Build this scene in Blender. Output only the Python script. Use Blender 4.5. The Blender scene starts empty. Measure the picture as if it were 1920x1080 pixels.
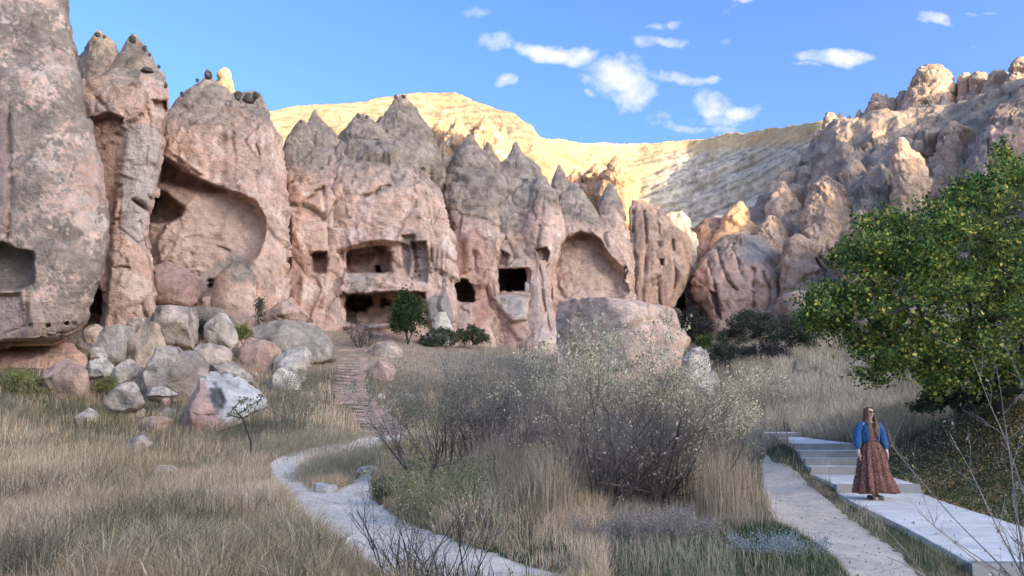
import bpy, math, random
import numpy as np
from mathutils import Vector, Matrix

# ------------------------------------------------------------------ camera, sky, sun, exposure
SC = bpy.context.scene
COL = SC.collection
F = 1450.0                                   # focal length in pixels of the 1920 px wide photograph
PH = math.atan(235 / 1450)                   # the camera looks up a little
EYE = 1.6
cd = bpy.data.cameras.new('camera')
cd.sensor_width = 36.0
cd.lens = 36.0 * F / 1920
cd.clip_start = 0.1
cd.clip_end = 6000
cam = bpy.data.objects.new('camera', cd)
cam.location = (0, 0, EYE)
cam.rotation_euler = (math.pi / 2 + PH, 0, 0)
COL.objects.link(cam)
SC.camera = cam

SUN_AZ, SUN_EL = 50.0, 12.0                  # to the right behind the camera, low
W = bpy.data.worlds.new('World')
SC.world = W
W.use_nodes = True
wn, wl = W.node_tree.nodes, W.node_tree.links
bg = wn['Background']
bg.inputs['Strength'].default_value = 0.15
sky = wn.new('ShaderNodeTexSky')
sky.sky_type = 'NISHITA'
sky.sun_disc = False
sky.sun_elevation = math.radians(SUN_EL)
sky.sun_rotation = math.radians(180 - SUN_AZ)
sky.altitude = 1000
sky.air_density = 0.7
sky.dust_density = 10.0
sky.ozone_density = 3.2

sl = bpy.data.lights.new('sun', 'SUN')
sl.energy = 2.0
sl.angle = math.radians(0.5)
sl.color = (1.0, 0.82, 0.58)
so = bpy.data.objects.new('sun', sl)
a_, e_ = math.radians(SUN_AZ), math.radians(SUN_EL)
sdir = Vector((math.sin(a_) * math.cos(e_), -math.cos(a_) * math.cos(e_), math.sin(e_)))
so.rotation_euler = sdir.to_track_quat('Z', 'Y').to_euler()
so.location = (60, -60, 90)
COL.objects.link(so)
SC.view_settings.view_transform = 'Standard'
SC.view_settings.look = 'None'
SC.view_settings.exposure = 2.12
SC.view_settings.gamma = 1
SC.view_settings.use_curve_mapping = False
SC.cycles.max_bounces = 6
SC.cycles.diffuse_bounces = 4
SC.cycles.use_denoising = True


def wnode(t, **k):
    n = wn.new(t)
    for a, b in k.items():
        setattr(n, a, b)
    return n


# clouds in the sky: direction (x/y, z/y) relative to the view, small torn cumulus
def build_sky():
    tc = wnode('ShaderNodeTexCoord')
    sep = wnode('ShaderNodeSeparateXYZ')
    wl.new(tc.outputs['Generated'], sep.inputs[0])

    def m(op, a, b=None, c=None, clamp=False):
        n = wnode('ShaderNodeMath', operation=op, use_clamp=clamp)
        for i, v in enumerate((a, b, c)):
            if v is None:
                continue
            if isinstance(v, (int, float)):
                n.inputs[i].default_value = v
            else:
                wl.new(v, n.inputs[i])
        return n.outputs[0]
    yy = m('MAXIMUM', sep.outputs['Y'], 0.05)
    gx = m('DIVIDE', sep.outputs['X'], yy)
    gz = m('DIVIDE', sep.outputs['Z'], yy)
    cmb = wnode('ShaderNodeCombineXYZ')
    wl.new(gx, cmb.inputs[0]); wl.new(gz, cmb.inputs[1])
    # warp
    n1 = wnode('ShaderNodeTexNoise'); n1.inputs['Scale'].default_value = 9; n1.inputs['Detail'].default_value = 5
    wl.new(cmb.outputs[0], n1.inputs['Vector'])
    sb = wnode('ShaderNodeVectorMath', operation='SUBTRACT'); wl.new(n1.outputs['Color'], sb.inputs[0]); sb.inputs[1].default_value = (.5, .5, .5)
    sc_ = wnode('ShaderNodeVectorMath', operation='SCALE'); wl.new(sb.outputs[0], sc_.inputs[0]); sc_.inputs['Scale'].default_value = 0.075
    ad = wnode('ShaderNodeVectorMath', operation='ADD'); wl.new(cmb.outputs[0], ad.inputs[0]); wl.new(sc_.outputs[0], ad.inputs[1])
    s2 = wnode('ShaderNodeSeparateXYZ'); wl.new(ad.outputs[0], s2.inputs[0])
    n2 = wnode('ShaderNodeTexNoise'); n2.inputs['Scale'].default_value = 24; n2.inputs['Detail'].default_value = 7; n2.inputs['Roughness'].default_value = .62
    wl.new(cmb.outputs[0], n2.inputs['Vector'])
    clouds = [  # px, py, half width, half height, strength
        (1052, 100, 62, 20, 1.35), (1000, 100, 36, 20, 1.3), (1095, 96, 34, 18, 1.1), (935, 88, 34, 22, .72), (945, 165, 22, 14, .85),
        (1165, 130, 55, 34, 1.2), (1190, 165, 48, 36, 1.05), (1130, 155, 50, 22, .8), (1280, 138, 70, 12, .7), (1322, 138, 20, 9, 1.15),
        (1320, 180, 36, 30, .85), (1375, 196, 50, 16, .9), (1340, 215, 60, 14, .55), (1245, 78, 50, 11, .85), (1215, 84, 24, 14, .75), (1270, 42, 22, 9, .6), (1222, 45, 22, 9, .5),
        (1265, 235, 44, 10, .75), (1235, 222, 22, 12, .5), (1350, 235, 40, 12, .62), (1572, 102, 60, 19, 1.25), (1545, 110, 34, 10, 1.05), (1525, 122, 26, 6, .6), (1748, 36, 36, 13, .95), (1770, 44, 30, 8, .6),
        (1395, 6, 24, 8, .8), (1372, 22, 14, 10, .5), (895, 30, 24, 12, .42), (1100, 180, 14, 9, .62), (1845, 22, 26, 6, .5), (1372, 70, 14, 8, .4), (1835, 86, 20, 4, .4)]
    tot = None
    for px, py, w, h, s in clouds:
        a = (px - 960) / F; b = (540 - py) / F
        ry = math.cos(PH) - b * math.sin(PH); rz = math.sin(PH) + b * math.cos(PH)
        cx, cz = a / ry, rz / ry
        ex = m('MULTIPLY', m('SUBTRACT', s2.outputs[0], cx), F / (w * 1.42))
        ez = m('MULTIPLY', m('SUBTRACT', s2.outputs[1], cz), F / (h * 1.5))
        r2 = m('ADD', m('MULTIPLY', ex, ex), m('MULTIPLY', ez, ez))
        v = m('MULTIPLY', m('SUBTRACT', 1.0, r2, clamp=True), s)
        tot = v if tot is None else m('MAXIMUM', tot, v)
    dens = m('MULTIPLY', m('SUBTRACT', m('ADD', tot, m('MULTIPLY', n2.outputs['Fac'], 2.8)), 1.66), .78, clamp=True)
    dens = m('MULTIPLY', dens, m('MULTIPLY', tot, 2.0, clamp=True), clamp=True)
    front = m('GREATER_THAN', sep.outputs['Y'], 0.1)
    dens = m('MULTIPLY', m('MULTIPLY', dens, front), 0.92)
    hs = wnode('ShaderNodeHueSaturation')
    hs.inputs['Saturation'].default_value = 1.09
    hs.inputs['Hue'].default_value = 0.506
    wl.new(sky.outputs[0], hs.inputs['Color'])
    hs.inputs['Value'].default_value = 1.0
    mix = wnode('ShaderNodeMix', data_type='RGBA')
    wl.new(dens, mix.inputs['Factor'])
    wl.new(hs.outputs[0], mix.inputs['A'])
    mix.inputs['B'].default_value = (1.9, 1.85, 1.95, 1)
    wl.new(mix.outputs['Result'], bg.inputs['Color'])


build_sky()

# ------------------------------------------------------------------ numeric helpers
CAM = np.array([0, 0, EYE])
CP, SP = math.cos(PH), math.sin(PH)


def P(px, py, Y):
    """world point at forward distance Y seen at photograph pixel (px, py)"""
    px, py, Y = np.broadcast_arrays(np.asarray(px, float), np.asarray(py, float), np.asarray(Y, float))
    a = (px - 960) / F; b = (540 - py) / F
    k = Y / (CP - b * SP)
    return np.stack([a * k, Y, EYE + (SP + b * CP) * k], -1)


def proj(p):
    d = p - CAM
    zc = np.maximum(d[..., 1] * CP + d[..., 2] * SP, 1e-3)
    yc = -d[..., 1] * SP + d[..., 2] * CP
    return 960 + F * d[..., 0] / zc, 540 - F * yc / zc


RG = np.random.RandomState(11)
_perm = np.tile(RG.permutation(256), 4).astype(np.int32)
_grad = RG.normal(size=(256, 3)); _grad /= np.linalg.norm(_grad, axis=1)[:, None]
_grad = _grad.astype(np.float32)
_rnd3 = RG.rand(256, 3).astype(np.float32)


def perlin(p):
    p = np.asarray(p, np.float64)
    i = np.floor(p); f = (p - i).astype(np.float32); i = i.astype(np.int64) & 255
    u = f * f * f * (f * (f * 6 - 15) + 10)
    out = 0
    hx = [_perm[i[:, 0]], _perm[(i[:, 0] + 1) & 255]]
    for dx in (0, 1):
        wx = u[:, 0] if dx else 1 - u[:, 0]
        for dy in (0, 1):
            wy = u[:, 1] if dy else 1 - u[:, 1]
            hxy = _perm[hx[dx] + ((i[:, 1] + dy) & 255)]
            for dz in (0, 1):
                wz = u[:, 2] if dz else 1 - u[:, 2]
                g = _grad[_perm[hxy + ((i[:, 2] + dz) & 255)]]
                out = out + wx * wy * wz * (g[:, 0] * (f[:, 0] - dx) + g[:, 1] * (f[:, 1] - dy) + g[:, 2] * (f[:, 2] - dz))
    return out * 1.5


def fbm(p, o=4, g=0.5, lac=2.03):
    r = 0; a = 1.0; s = 0
    q = np.asarray(p, float)
    for k in range(o):
        r = r + a * perlin(q + k * 17.3); s += a; a *= g; q = q * lac
    return r / s


def ridged(p, o=3):
    r = 0; a = 1.0; s = 0; q = np.asarray(p, float)
    for k in range(o):
        r = r + a * (1 - 2 * np.abs(perlin(q + k * 9.1))); s += a; a *= .5; q = q * 2.1
    return r / s


def worley(p):
    i = np.floor(p).astype(np.int64); f = p - i
    f1 = np.full(len(p), 9.0); f2 = np.full(len(p), 9.0); cid = np.zeros(len(p), np.int32)
    for dx in (-1, 0, 1):
        for dy in (-1, 0, 1):
            for dz in (-1, 0, 1):
                h = _perm[_perm[_perm[(i[:, 0] + dx) & 255] + ((i[:, 1] + dy) & 255)] + ((i[:, 2] + dz) & 255)]
                r = _rnd3[h]
                d = (f[:, 0] - dx - r[:, 0]) ** 2 + (f[:, 1] - dy - r[:, 1]) ** 2 + (f[:, 2] - dz - r[:, 2]) ** 2
                c = d < f1
                f2 = np.where(c, f1, np.minimum(f2, d)); cid = np.where(c, h, cid); f1 = np.where(c, d, f1)
    return np.sqrt(f1), np.sqrt(f2), cid


def facets(p, seed=0):
    """tilted flat planes per cell with sharp creases between them"""
    i = np.floor(p).astype(np.int64); f = p - i
    best = np.full(len(p), 9.0); second = np.full(len(p), 9.0); val = np.zeros(len(p)); cid = np.zeros(len(p), np.int32)
    for dx in (-1, 0, 1):
        for dy in (-1, 0, 1):
            for dz in (-1, 0, 1):
                h = _perm[_perm[_perm[(i[:, 0] + dx + seed) & 255] + ((i[:, 1] + dy) & 255)] + ((i[:, 2] + dz) & 255)]
                r = _rnd3[h]; rel = np.stack([f[:, 0] - dx - r[:, 0], f[:, 1] - dy - r[:, 1], f[:, 2] - dz - r[:, 2]], -1)
                d = (rel ** 2).sum(1)
                c = d < best
                second = np.where(c, best, np.minimum(second, d))
                t = (_rnd3[(h * 7 + 13) & 255] - .5) * 2
                val = np.where(c, (rel * t).sum(1) + (_rnd3[(h * 3 + 5) & 255, 0] - .5) * .5, val); cid = np.where(c, h, cid); best = np.where(c, d, best)
    return val, np.sqrt(second) - np.sqrt(best), cid


def sstep(a, b, x):
    t = np.clip((x - a) / (b - a), 0, 1)
    return t * t * (3 - 2 * t)


def lerp(a, b, t):
    return a + (b - a) * t


def poly_sd(x, y, poly):
    """signed distance to polygon, positive inside"""
    poly = np.asarray(poly, float)
    inside = np.zeros(x.shape, bool); d = np.full(x.shape, 1e9)
    n = len(poly)
    for k in range(n):
        ax, ay = poly[k]; bx, by = poly[(k + 1) % n]
        ex, ey = bx - ax, by - ay
        t = np.clip(((x - ax) * ex + (y - ay) * ey) / (ex * ex + ey * ey + 1e-9), 0, 1)
        d = np.minimum(d, np.hypot(x - ax - t * ex, y - ay - t * ey))
        c = (ay > y) != (by > y)
        with np.errstate(divide='ignore', invalid='ignore'):
            xi = ax + (y - ay) * ex / (ey if ey != 0 else 1e-9)
        inside ^= c & (x < xi)
    return np.where(inside, d, -d)


def line_d(x, y, pts):
    d = np.full(x.shape, 1e9)
    for (ax, ay), (bx, by) in zip(pts[:-1], pts[1:]):
        ex, ey = bx - ax, by - ay
        t = np.clip(((x - ax) * ex + (y - ay) * ey) / (ex * ex + ey * ey + 1e-9), 0, 1)
        d = np.minimum(d, np.hypot(x - ax - t * ex, y - ay - t * ey))
    return d


# ------------------------------------------------------------------ objects and materials
def mesh_from(verts, quads, name, mat, parent=None, cols=None, smooth=True, tris=None):
    me = bpy.data.meshes.new(name)
    verts = np.asarray(verts, np.float32).reshape(-1, 3)
    quads = np.zeros((0, 4), np.int32) if quads is None else np.asarray(quads, np.int32).reshape(-1, 4)
    tris = np.zeros((0, 3), np.int32) if tris is None else np.asarray(tris, np.int32).reshape(-1, 3)
    me.vertices.add(len(verts)); me.vertices.foreach_set('co', verts.ravel())
    nl = quads.size + tris.size
    me.loops.add(nl)
    me.loops.foreach_set('vertex_index', np.concatenate([quads.ravel(), tris.ravel()]).astype(np.int32))
    npoly = len(quads) + len(tris)
    me.polygons.add(npoly)
    st = np.concatenate([np.arange(len(quads)) * 4, quads.size + np.arange(len(tris)) * 3]).astype(np.int32)
    me.polygons.foreach_set('loop_start', st)
    me.polygons.foreach_set('use_smooth', np.full(npoly, smooth, bool))
    if cols is not None:
        ca = me.color_attributes.new(name='Col', type='FLOAT_COLOR', domain='POINT')
        c4 = np.ones((len(verts), 4), np.float32); c4[:, :3] = np.clip(cols, 0, 1)
        ca.data.foreach_set('color', c4.ravel())
    me.update(calc_edges=True)
    me.materials.append(mat)
    o = bpy.data.objects.new(name, me)
    COL.objects.link(o)
    if parent is not None:
        o.parent = parent
        o.matrix_parent_inverse = Matrix.Translation(-Vector(parent.location)) if parent.type == 'EMPTY' else Matrix()
    return o


def tag(o, label=None, cat=None, group=None, kind=None):
    if label: o['label'] = label
    if cat: o['category'] = cat
    if group: o['group'] = group
    if kind: o['kind'] = kind
    return o


def empty(name, loc, label, cat, group=None):
    o = bpy.data.objects.new(name, None)
    o.location = [float(v) for v in loc]
    o.empty_display_size = .3
    COL.objects.link(o)
    return tag(o, label, cat, group)


def new_mat(name):
    m = bpy.data.materials.new(name); m.use_nodes = True
    return m, m.node_tree.nodes, m.node_tree.links, m.node_tree.nodes['Principled BSDF']


def rock_material(name, s1=2.2, s2=14, bump=.35, dist=.12, var=.35, obj=False):
    m, n, l, b = new_mat(name)
    at = n.new('ShaderNodeAttribute'); at.attribute_name = 'Col'
    geo = n.new('ShaderNodeNewGeometry')
    n1 = n.new('ShaderNodeTexNoise'); n1.inputs['Scale'].default_value = s1; n1.inputs['Detail'].default_value = 9; n1.inputs['Roughness'].default_value = .68
    n2 = n.new('ShaderNodeTexNoise'); n2.inputs['Scale'].default_value = s2; n2.inputs['Detail'].default_value = 5; n2.inputs['Roughness'].default_value = .7
    for q in (n1, n2): l.new(geo.outputs['Position'], q.inputs['Vector'])
    mr = n.new('ShaderNodeMapRange'); mr.inputs['From Min'].default_value = .3; mr.inputs['From Max'].default_value = .7
    mr.inputs['To Min'].default_value = 1 - var; mr.inputs['To Max'].default_value = 1 + var
    l.new(n1.outputs['Fac'], mr.inputs['Value'])
    vm = n.new('ShaderNodeVectorMath'); vm.operation = 'SCALE'
    l.new(at.outputs['Color'], vm.inputs[0]); l.new(mr.outputs[0], vm.inputs['Scale'])
    l.new(vm.outputs[0], b.inputs['Base Color'])
    b.inputs['Roughness'].default_value = .95
    b.inputs['Specular IOR Level'].default_value = .15
    ad = n.new('ShaderNodeMath'); ad.operation = 'MULTIPLY_ADD'; ad.inputs[1].default_value = .35
    l.new(n2.outputs['Fac'], ad.inputs[0]); l.new(n1.outputs['Fac'], ad.inputs[2])
    bp = n.new('ShaderNodeBump'); bp.inputs['Strength'].default_value = bump; bp.inputs['Distance'].default_value = dist
    l.new(ad.outputs[0], bp.inputs['Height']); l.new(bp.outputs[0], b.inputs['Normal'])
    return m


M_ROCK = rock_material('tuff_rock', 2.2, 9, .9, .35, .24)
M_STONE = rock_material('boulder_stone', 3.0, 16, 1.0, .22, .34)
M_FAR = rock_material('far_rock', .5, 2.6, .9, 1.4, .25)
M_GROUND = rock_material('dry_soil', 3.0, 25, .6, .06, .3)
M_SAND = rock_material('pale_sand', 5.0, 45, .5, .03, .10)


def leaf_material(name, trans=.3):
    m, n, l, b = new_mat(name)
    at = n.new('ShaderNodeAttribute'); at.attribute_name = 'Col'
    l.new(at.outputs['Color'], b.inputs['Base Color'])
    b.inputs['Roughness'].default_value = .75
    b.inputs['Specular IOR Level'].default_value = .2
    tr = n.new('ShaderNodeBsdfTranslucent'); l.new(at.outputs['Color'], tr.inputs['Color'])
    mx = n.new('ShaderNodeMixShader'); mx.inputs[0].default_value = trans
    l.new(b.outputs[0], mx.inputs[1]); l.new(tr.outputs[0], mx.inputs[2])
    l.new(mx.outputs[0], n['Material Output'].inputs['Surface'])
    return m


M_LEAF = leaf_material('leaves', .3)
M_GRASS = leaf_material('grass_blades', .22)


def vc_material(name, rough=.85, spec=.2):
    m, n, l, b = new_mat(name)
    at = n.new('ShaderNodeAttribute'); at.attribute_name = 'Col'
    l.new(at.outputs['Color'], b.inputs['Base Color'])
    b.inputs['Roughness'].default_value = rough
    b.inputs['Specular IOR Level'].default_value = spec
    return m


M_TWIG = vc_material('twigs')

# ------------------------------------------------------------------ terrain height
CTRL = [  # px, py, Y of points of the ground seen in the photograph
    (0, 1080, 7.3), (300, 1080, 7.3), (640, 1080, 7.3), (1000, 1080, 7.3), (1400, 1080, 7.3), (1700, 1080, 7.4),
    (300, 950, 12.5), (0, 950, 12.5), (100, 850, 21), (400, 835, 26), (250, 762, 31), (80, 700, 33.5), (0, 700, 33), (180, 682, 37),
    (380, 640, 44), (560, 662, 46), (300, 612, 44), (560, 872, 21), (590, 930, 14.5), (640, 1000, 10.3), (720, 808, 28), (690, 745, 34),
    (655, 685, 42), (662, 662, 46), (700, 628, 52), (850, 642, 54), (1000, 665, 57), (1150, 668, 60), (1140, 705, 42), (900, 805, 26),
    (1200, 805, 26), (1350, 722, 40), (1280, 662, 68), (1400, 622, 76), (1480, 602, 78), (1500, 724, 40), (1600, 762, 31), (1500, 795, 29),
    (1420, 815, 27), (1650, 712, 37), (1750, 785, 19), (1850, 770, 17), (1900, 860, 14), (1700, 868, 16.5), (1920, 1000, 10.6), (1800, 945, 13),
    (1100, 955, 11.8), (900, 965, 11.8), (1330, 940, 12.5), (1600, 640, 55), (1800, 640, 45), (2000, 700, 30), (2000, 850, 15), (-150, 700, 33), (-200, 850, 20),
    (480, 790, 27), (160, 780, 29), (1250, 760, 33), (1000, 760, 34), (850, 740, 38), (1480, 868, 18.5), (1560, 930, 14.0), (1440, 950, 12.5)]
cp = P([c[0] for c in CTRL], [c[1] for c in CTRL], [c[2] for c in CTRL])
extra = np.array([(-40, -20, 0.5), (0, -25, -0.3), (40, -20, 1.0), (-25, 0, .4), (25, 0, .6), (0, 0, -.05), (0, 4, -.05), (-6, 3, 0), (6, 3, -.05), (-90, 60, 9), (-60, 30, 3), (100, 60, 12), (-80, 120, 12), (0, 120, 12), (90, 120, 14), (0, 95, 10), (40, 100, 12), (-60, 85, 11)], float)
cpts = np.vstack([cp, extra])


def _U(r2):
    return np.where(r2 > 1e-9, r2 * np.log(np.maximum(r2, 1e-9)) * .5, 0)


def _tps(pts, lam=3.0):
    n = len(pts)
    d2 = ((pts[:, None, :2] - pts[None, :, :2]) ** 2).sum(-1)
    K = _U(d2) + lam * np.eye(n)
    Q = np.hstack([np.ones((n, 1)), pts[:, :2]])
    A = np.block([[K, Q], [Q.T, np.zeros((3, 3))]])
    s = np.linalg.solve(A, np.concatenate([pts[:, 2], np.zeros(3)]))
    return s[:n], s[n:]


_tw, _ta = _tps(cpts)


def h_base(x, y):
    x = np.asarray(x, float); y = np.asarray(y, float)
    sh = x.shape; x = x.ravel(); y = y.ravel()
    z = _ta[0] + _ta[1] * x + _ta[2] * y
    for k in range(len(cpts)):
        z = z + _tw[k] * _U((x - cpts[k, 0]) ** 2 + (y - cpts[k, 1]) ** 2)
    z = np.clip(z, -1.0, 16)
    r = np.hypot(x, y)
    z = lerp(z, 10.0, sstep(115, 190, r))
    z = lerp(z, 0.3, sstep(-5, -40, y) * sstep(20, 50, r))
    p = np.stack([x, y, 0 * x], -1)
    z = z + .10 * fbm(p * .45, 3) * sstep(4, 10, r) + .35 * fbm(p * .13 + 5, 2) * sstep(16, 34, y)
    return z.reshape(sh)


SAND_L = [(500, 868), (520, 852), (562, 840), (600, 832), (650, 824), (690, 812), (762, 800), (752, 828), (690, 846), (640, 854), (590, 858), (562, 872), (560, 892), (580, 908),
          (630, 914), (655, 902), (690, 878), (700, 893), (704, 930), (760, 970), (840, 1000), (930, 1030), (1060, 1072), (1100, 1120), (720, 1120), (640, 1045), (600, 1010), (560, 970), (535, 935), (508, 900)]
SAND_R = [(1436, 840), (1452, 862), (1480, 872), (1515, 905), (1545, 930), (1590, 965), (1640, 1000), (1690, 1035), (1745, 1100), (1610, 1110), (1570, 1050), (1520, 1010), (1450, 972), (1428, 920), (1424, 870)]
# walkway levels: (z, y0, y1) with centre line x(y) and half width
LEV = [(-.07, 5.2, 8.25), (.08, 8.25, 15.4), (.23, 15.4, 18.05), (.38, 18.05, 18.75), (.53, 18.75, 19.4), (.68, 19.4, 20.2), (.83, 20.2, 26.0), (.95, 26.0, 28.0)]


def walk_c(y):
    return np.interp(y, [5, 8.2, 11, 14, 15.4, 18, 20.2, 23, 26, 28], [4.9, 5.5, 6.15, 6.75, 7.1, 7.62, 8.05, 8.35, 8.75, 9.1])


WALK_HW = .80


def h_final(x, y):
    z = h_base(x, y)
    px, py = proj(np.stack([x, y, z], -1))
    near = (y < 32) & (y > 3)
    for poly in (SAND_L, SAND_R):
        s = poly_sd(px, py, poly)
        z = z - .09 * sstep(-2, 9, s) * near
    # the walkway cuts into the ground
    zl = np.interp(y, [5, 8.2, 8.3, 15.3, 15.5, 18, 20.2, 26, 28], [-.12, -.12, .02, .03, .17, .2, .72, .78, .85])
    d = np.abs(x - walk_c(y)) - WALK_HW
    inn = (y > 5) & (y < 28.3)
    z = np.where(inn & (d < .12), np.minimum(z, zl - .03), z)
    z = np.where(inn & (d >= .12) & (d < 3.0) & (x > walk_c(y)) & (z > zl), lerp(zl - .02, z, sstep(.10, 3.0, d) ** .8), z)
    z = np.where(inn & (d >= .12) & (d < 1.0) & (x < walk_c(y)), lerp(np.minimum(zl, z + .2), z, sstep(.12, 1.0, d)), z)
    return z


def ground_color(x, y, z):
    p = np.stack([x, y, z], -1)
    a = fbm(p * .6, 4); b = fbm(p * .17 + 9, 3); c = fbm(p * 2.5 + 3, 3)
    c0 = np.array([.20, .15, .09]); c1 = np.array([.10, .09, .045]); c2 = np.array([.34, .26, .165])
    col = lerp(c0, c1, sstep(-.15, .35, a)[:, None])
    col = lerp(col, c2, (sstep(.1, .5, b) * .8)[:, None])
    px, py = proj(p)
    # bare pinkish rubble slope at the foot of the cliffs
    k = sstep(38, 46, y) * (px < 1260)
    col = lerp(col, np.array([.50, .37, .25]), (k * .6)[:, None])
    # green verge beside the right trail
    g = sstep(-15, 40, poly_sd(px, py, [(900, 1000), (1150, 1030), (1380, 960), (1450, 970), (1600, 1090), (950, 1110)])) * (y < 20)
    col = lerp(col, np.array([.05, .085, .035]), (g * .8)[:, None])
    # leaf mould under the tree
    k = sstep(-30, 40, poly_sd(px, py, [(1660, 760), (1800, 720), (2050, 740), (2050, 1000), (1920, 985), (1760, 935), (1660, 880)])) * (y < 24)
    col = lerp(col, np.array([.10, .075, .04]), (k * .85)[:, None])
    return col * (1 + .25 * c)[:, None]


def build_terrain():
    ang = np.concatenate([np.linspace(-180, -38, 50)[:-1], np.linspace(-38, 38, 540), np.linspace(38, 180, 50)[1:]])
    ang = np.radians(ang)
    r = np.concatenate([[1.0, 2.0, 3.0, 4.0], np.geomspace(4.8, 130, 300), np.geomspace(140, 3500, 26)])
    A, R = np.meshgrid(ang, r)
    x, y = (np.sin(A) * R), (np.cos(A) * R)
    z = h_final(x.ravel(), y.ravel()).reshape(x.shape)
    n, m = x.shape
    v = np.stack([x, y, z], -1).reshape(-1, 3)
    v = np.vstack([v, [0, 0, -.05]])
    idx = np.arange(n * m).reshape(n, m)
    q = np.stack([idx[:-1, :-1], idx[:-1, 1:], idx[1:, 1:], idx[1:, :-1]], -1).reshape(-1, 4)[:, ::-1]
    c = len(v) - 1
    t = np.stack([np.full(m - 1, c), idx[0, 1:], idx[0, :-1]], -1)
    cols = ground_color(v[:, 0], v[:, 1], v[:, 2])
    o = mesh_from(v, q, 'ground', M_GROUND, cols=cols, tris=t)
    tag(o, 'dry soil ground rising from the meadow to the foot of the cliffs', kind='structure')
    # sand paths: sheets that dip under the ground at their edges
    for nm, poly, lab, ymax in (('sand_path', SAND_L, 'pale sandy footpath winding through the dry grass on the left', 31), ('dirt_trail', SAND_R, 'pale beaten trail beside the paved walkway', 24)):
        aa = np.radians(np.linspace(-20, 34, 700)); rr = np.geomspace(5.6, ymax + 8, 420)
        A, R = np.meshgrid(aa, rr)
        x, y = np.sin(A) * R, np.cos(A) * R
        zb = h_base(x.ravel(), y.ravel())
        px, py = proj(np.stack([x.ravel(), y.ravel(), zb], -1))
        s = poly_sd(px, py, poly).reshape(x.shape)
        s[y > ymax] = -99
        p3 = np.stack([x.ravel(), y.ravel(), zb], -1)
        s = s + (7 * fbm(p3 * 1.3, 3) + 4 * fbm(p3 * 5, 2)).reshape(x.shape)
        z = (zb + .035 * fbm(p3 * 2.5, 4)).reshape(x.shape) - .035
        z = z - .012 * np.clip(-s, 0, 99)
        keep = s > -7
        idx = np.full(x.shape, -1); idx[keep] = np.arange(keep.sum())
        v = np.stack([x[keep], y[keep], z[keep]], -1)
        q = np.stack([idx[:-1, :-1], idx[:-1, 1:], idx[1:, 1:], idx[1:, :-1]], -1).reshape(-1, 4)
        q = q[(q >= 0).all(1)][:, ::-1]
        n1 = fbm(v * .9, 3)[:, None]; n2 = fbm(v * 6, 3)[:, None]
        base = np.array([.80, .66, .50]) if nm == 'sand_path' else np.array([.64, .53, .40])
        cols = base * (1 + .30 * n1 + .22 * n2)
        peb = fbm(v * 13, 2)[:, None]; cols = cols * (1 - .3 * sstep(.25, .4, peb))
        e = sstep(10, -4, s[keep])[:, None] * .55
        cols = lerp(cols, np.array([.26, .22, .16]), e)
        tag(mesh_from(v, q, nm, M_SAND, cols=cols), lab, kind='structure')


build_terrain()

# ------------------------------------------------------------------ rock
PINK_A = np.array([.77, .525, .385]); PINK_B = np.array([.68, .435, .31]); PALE = np.array([.86, .69, .55])
GREY_A = np.array([.47, .37, .28]); GREY_B = np.array([.31, .245, .185]); RUST = np.array([.54, .29, .20])
GOLD_A = np.array([.68, .39, .17])


def grid_normals(p):
    """p: rows x ring x 3 (ring closed)"""
    dv = np.roll(p, -1, 1) - np.roll(p, 1, 1)
    du = np.empty_like(p); du[1:-1] = p[2:] - p[:-2]; du[0] = p[1] - p[0]; du[-1] = p[-1] - p[-2]
    n = np.cross(du, dv)
    n /= np.linalg.norm(n, axis=-1, keepdims=True) + 1e-9
    return n


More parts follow.
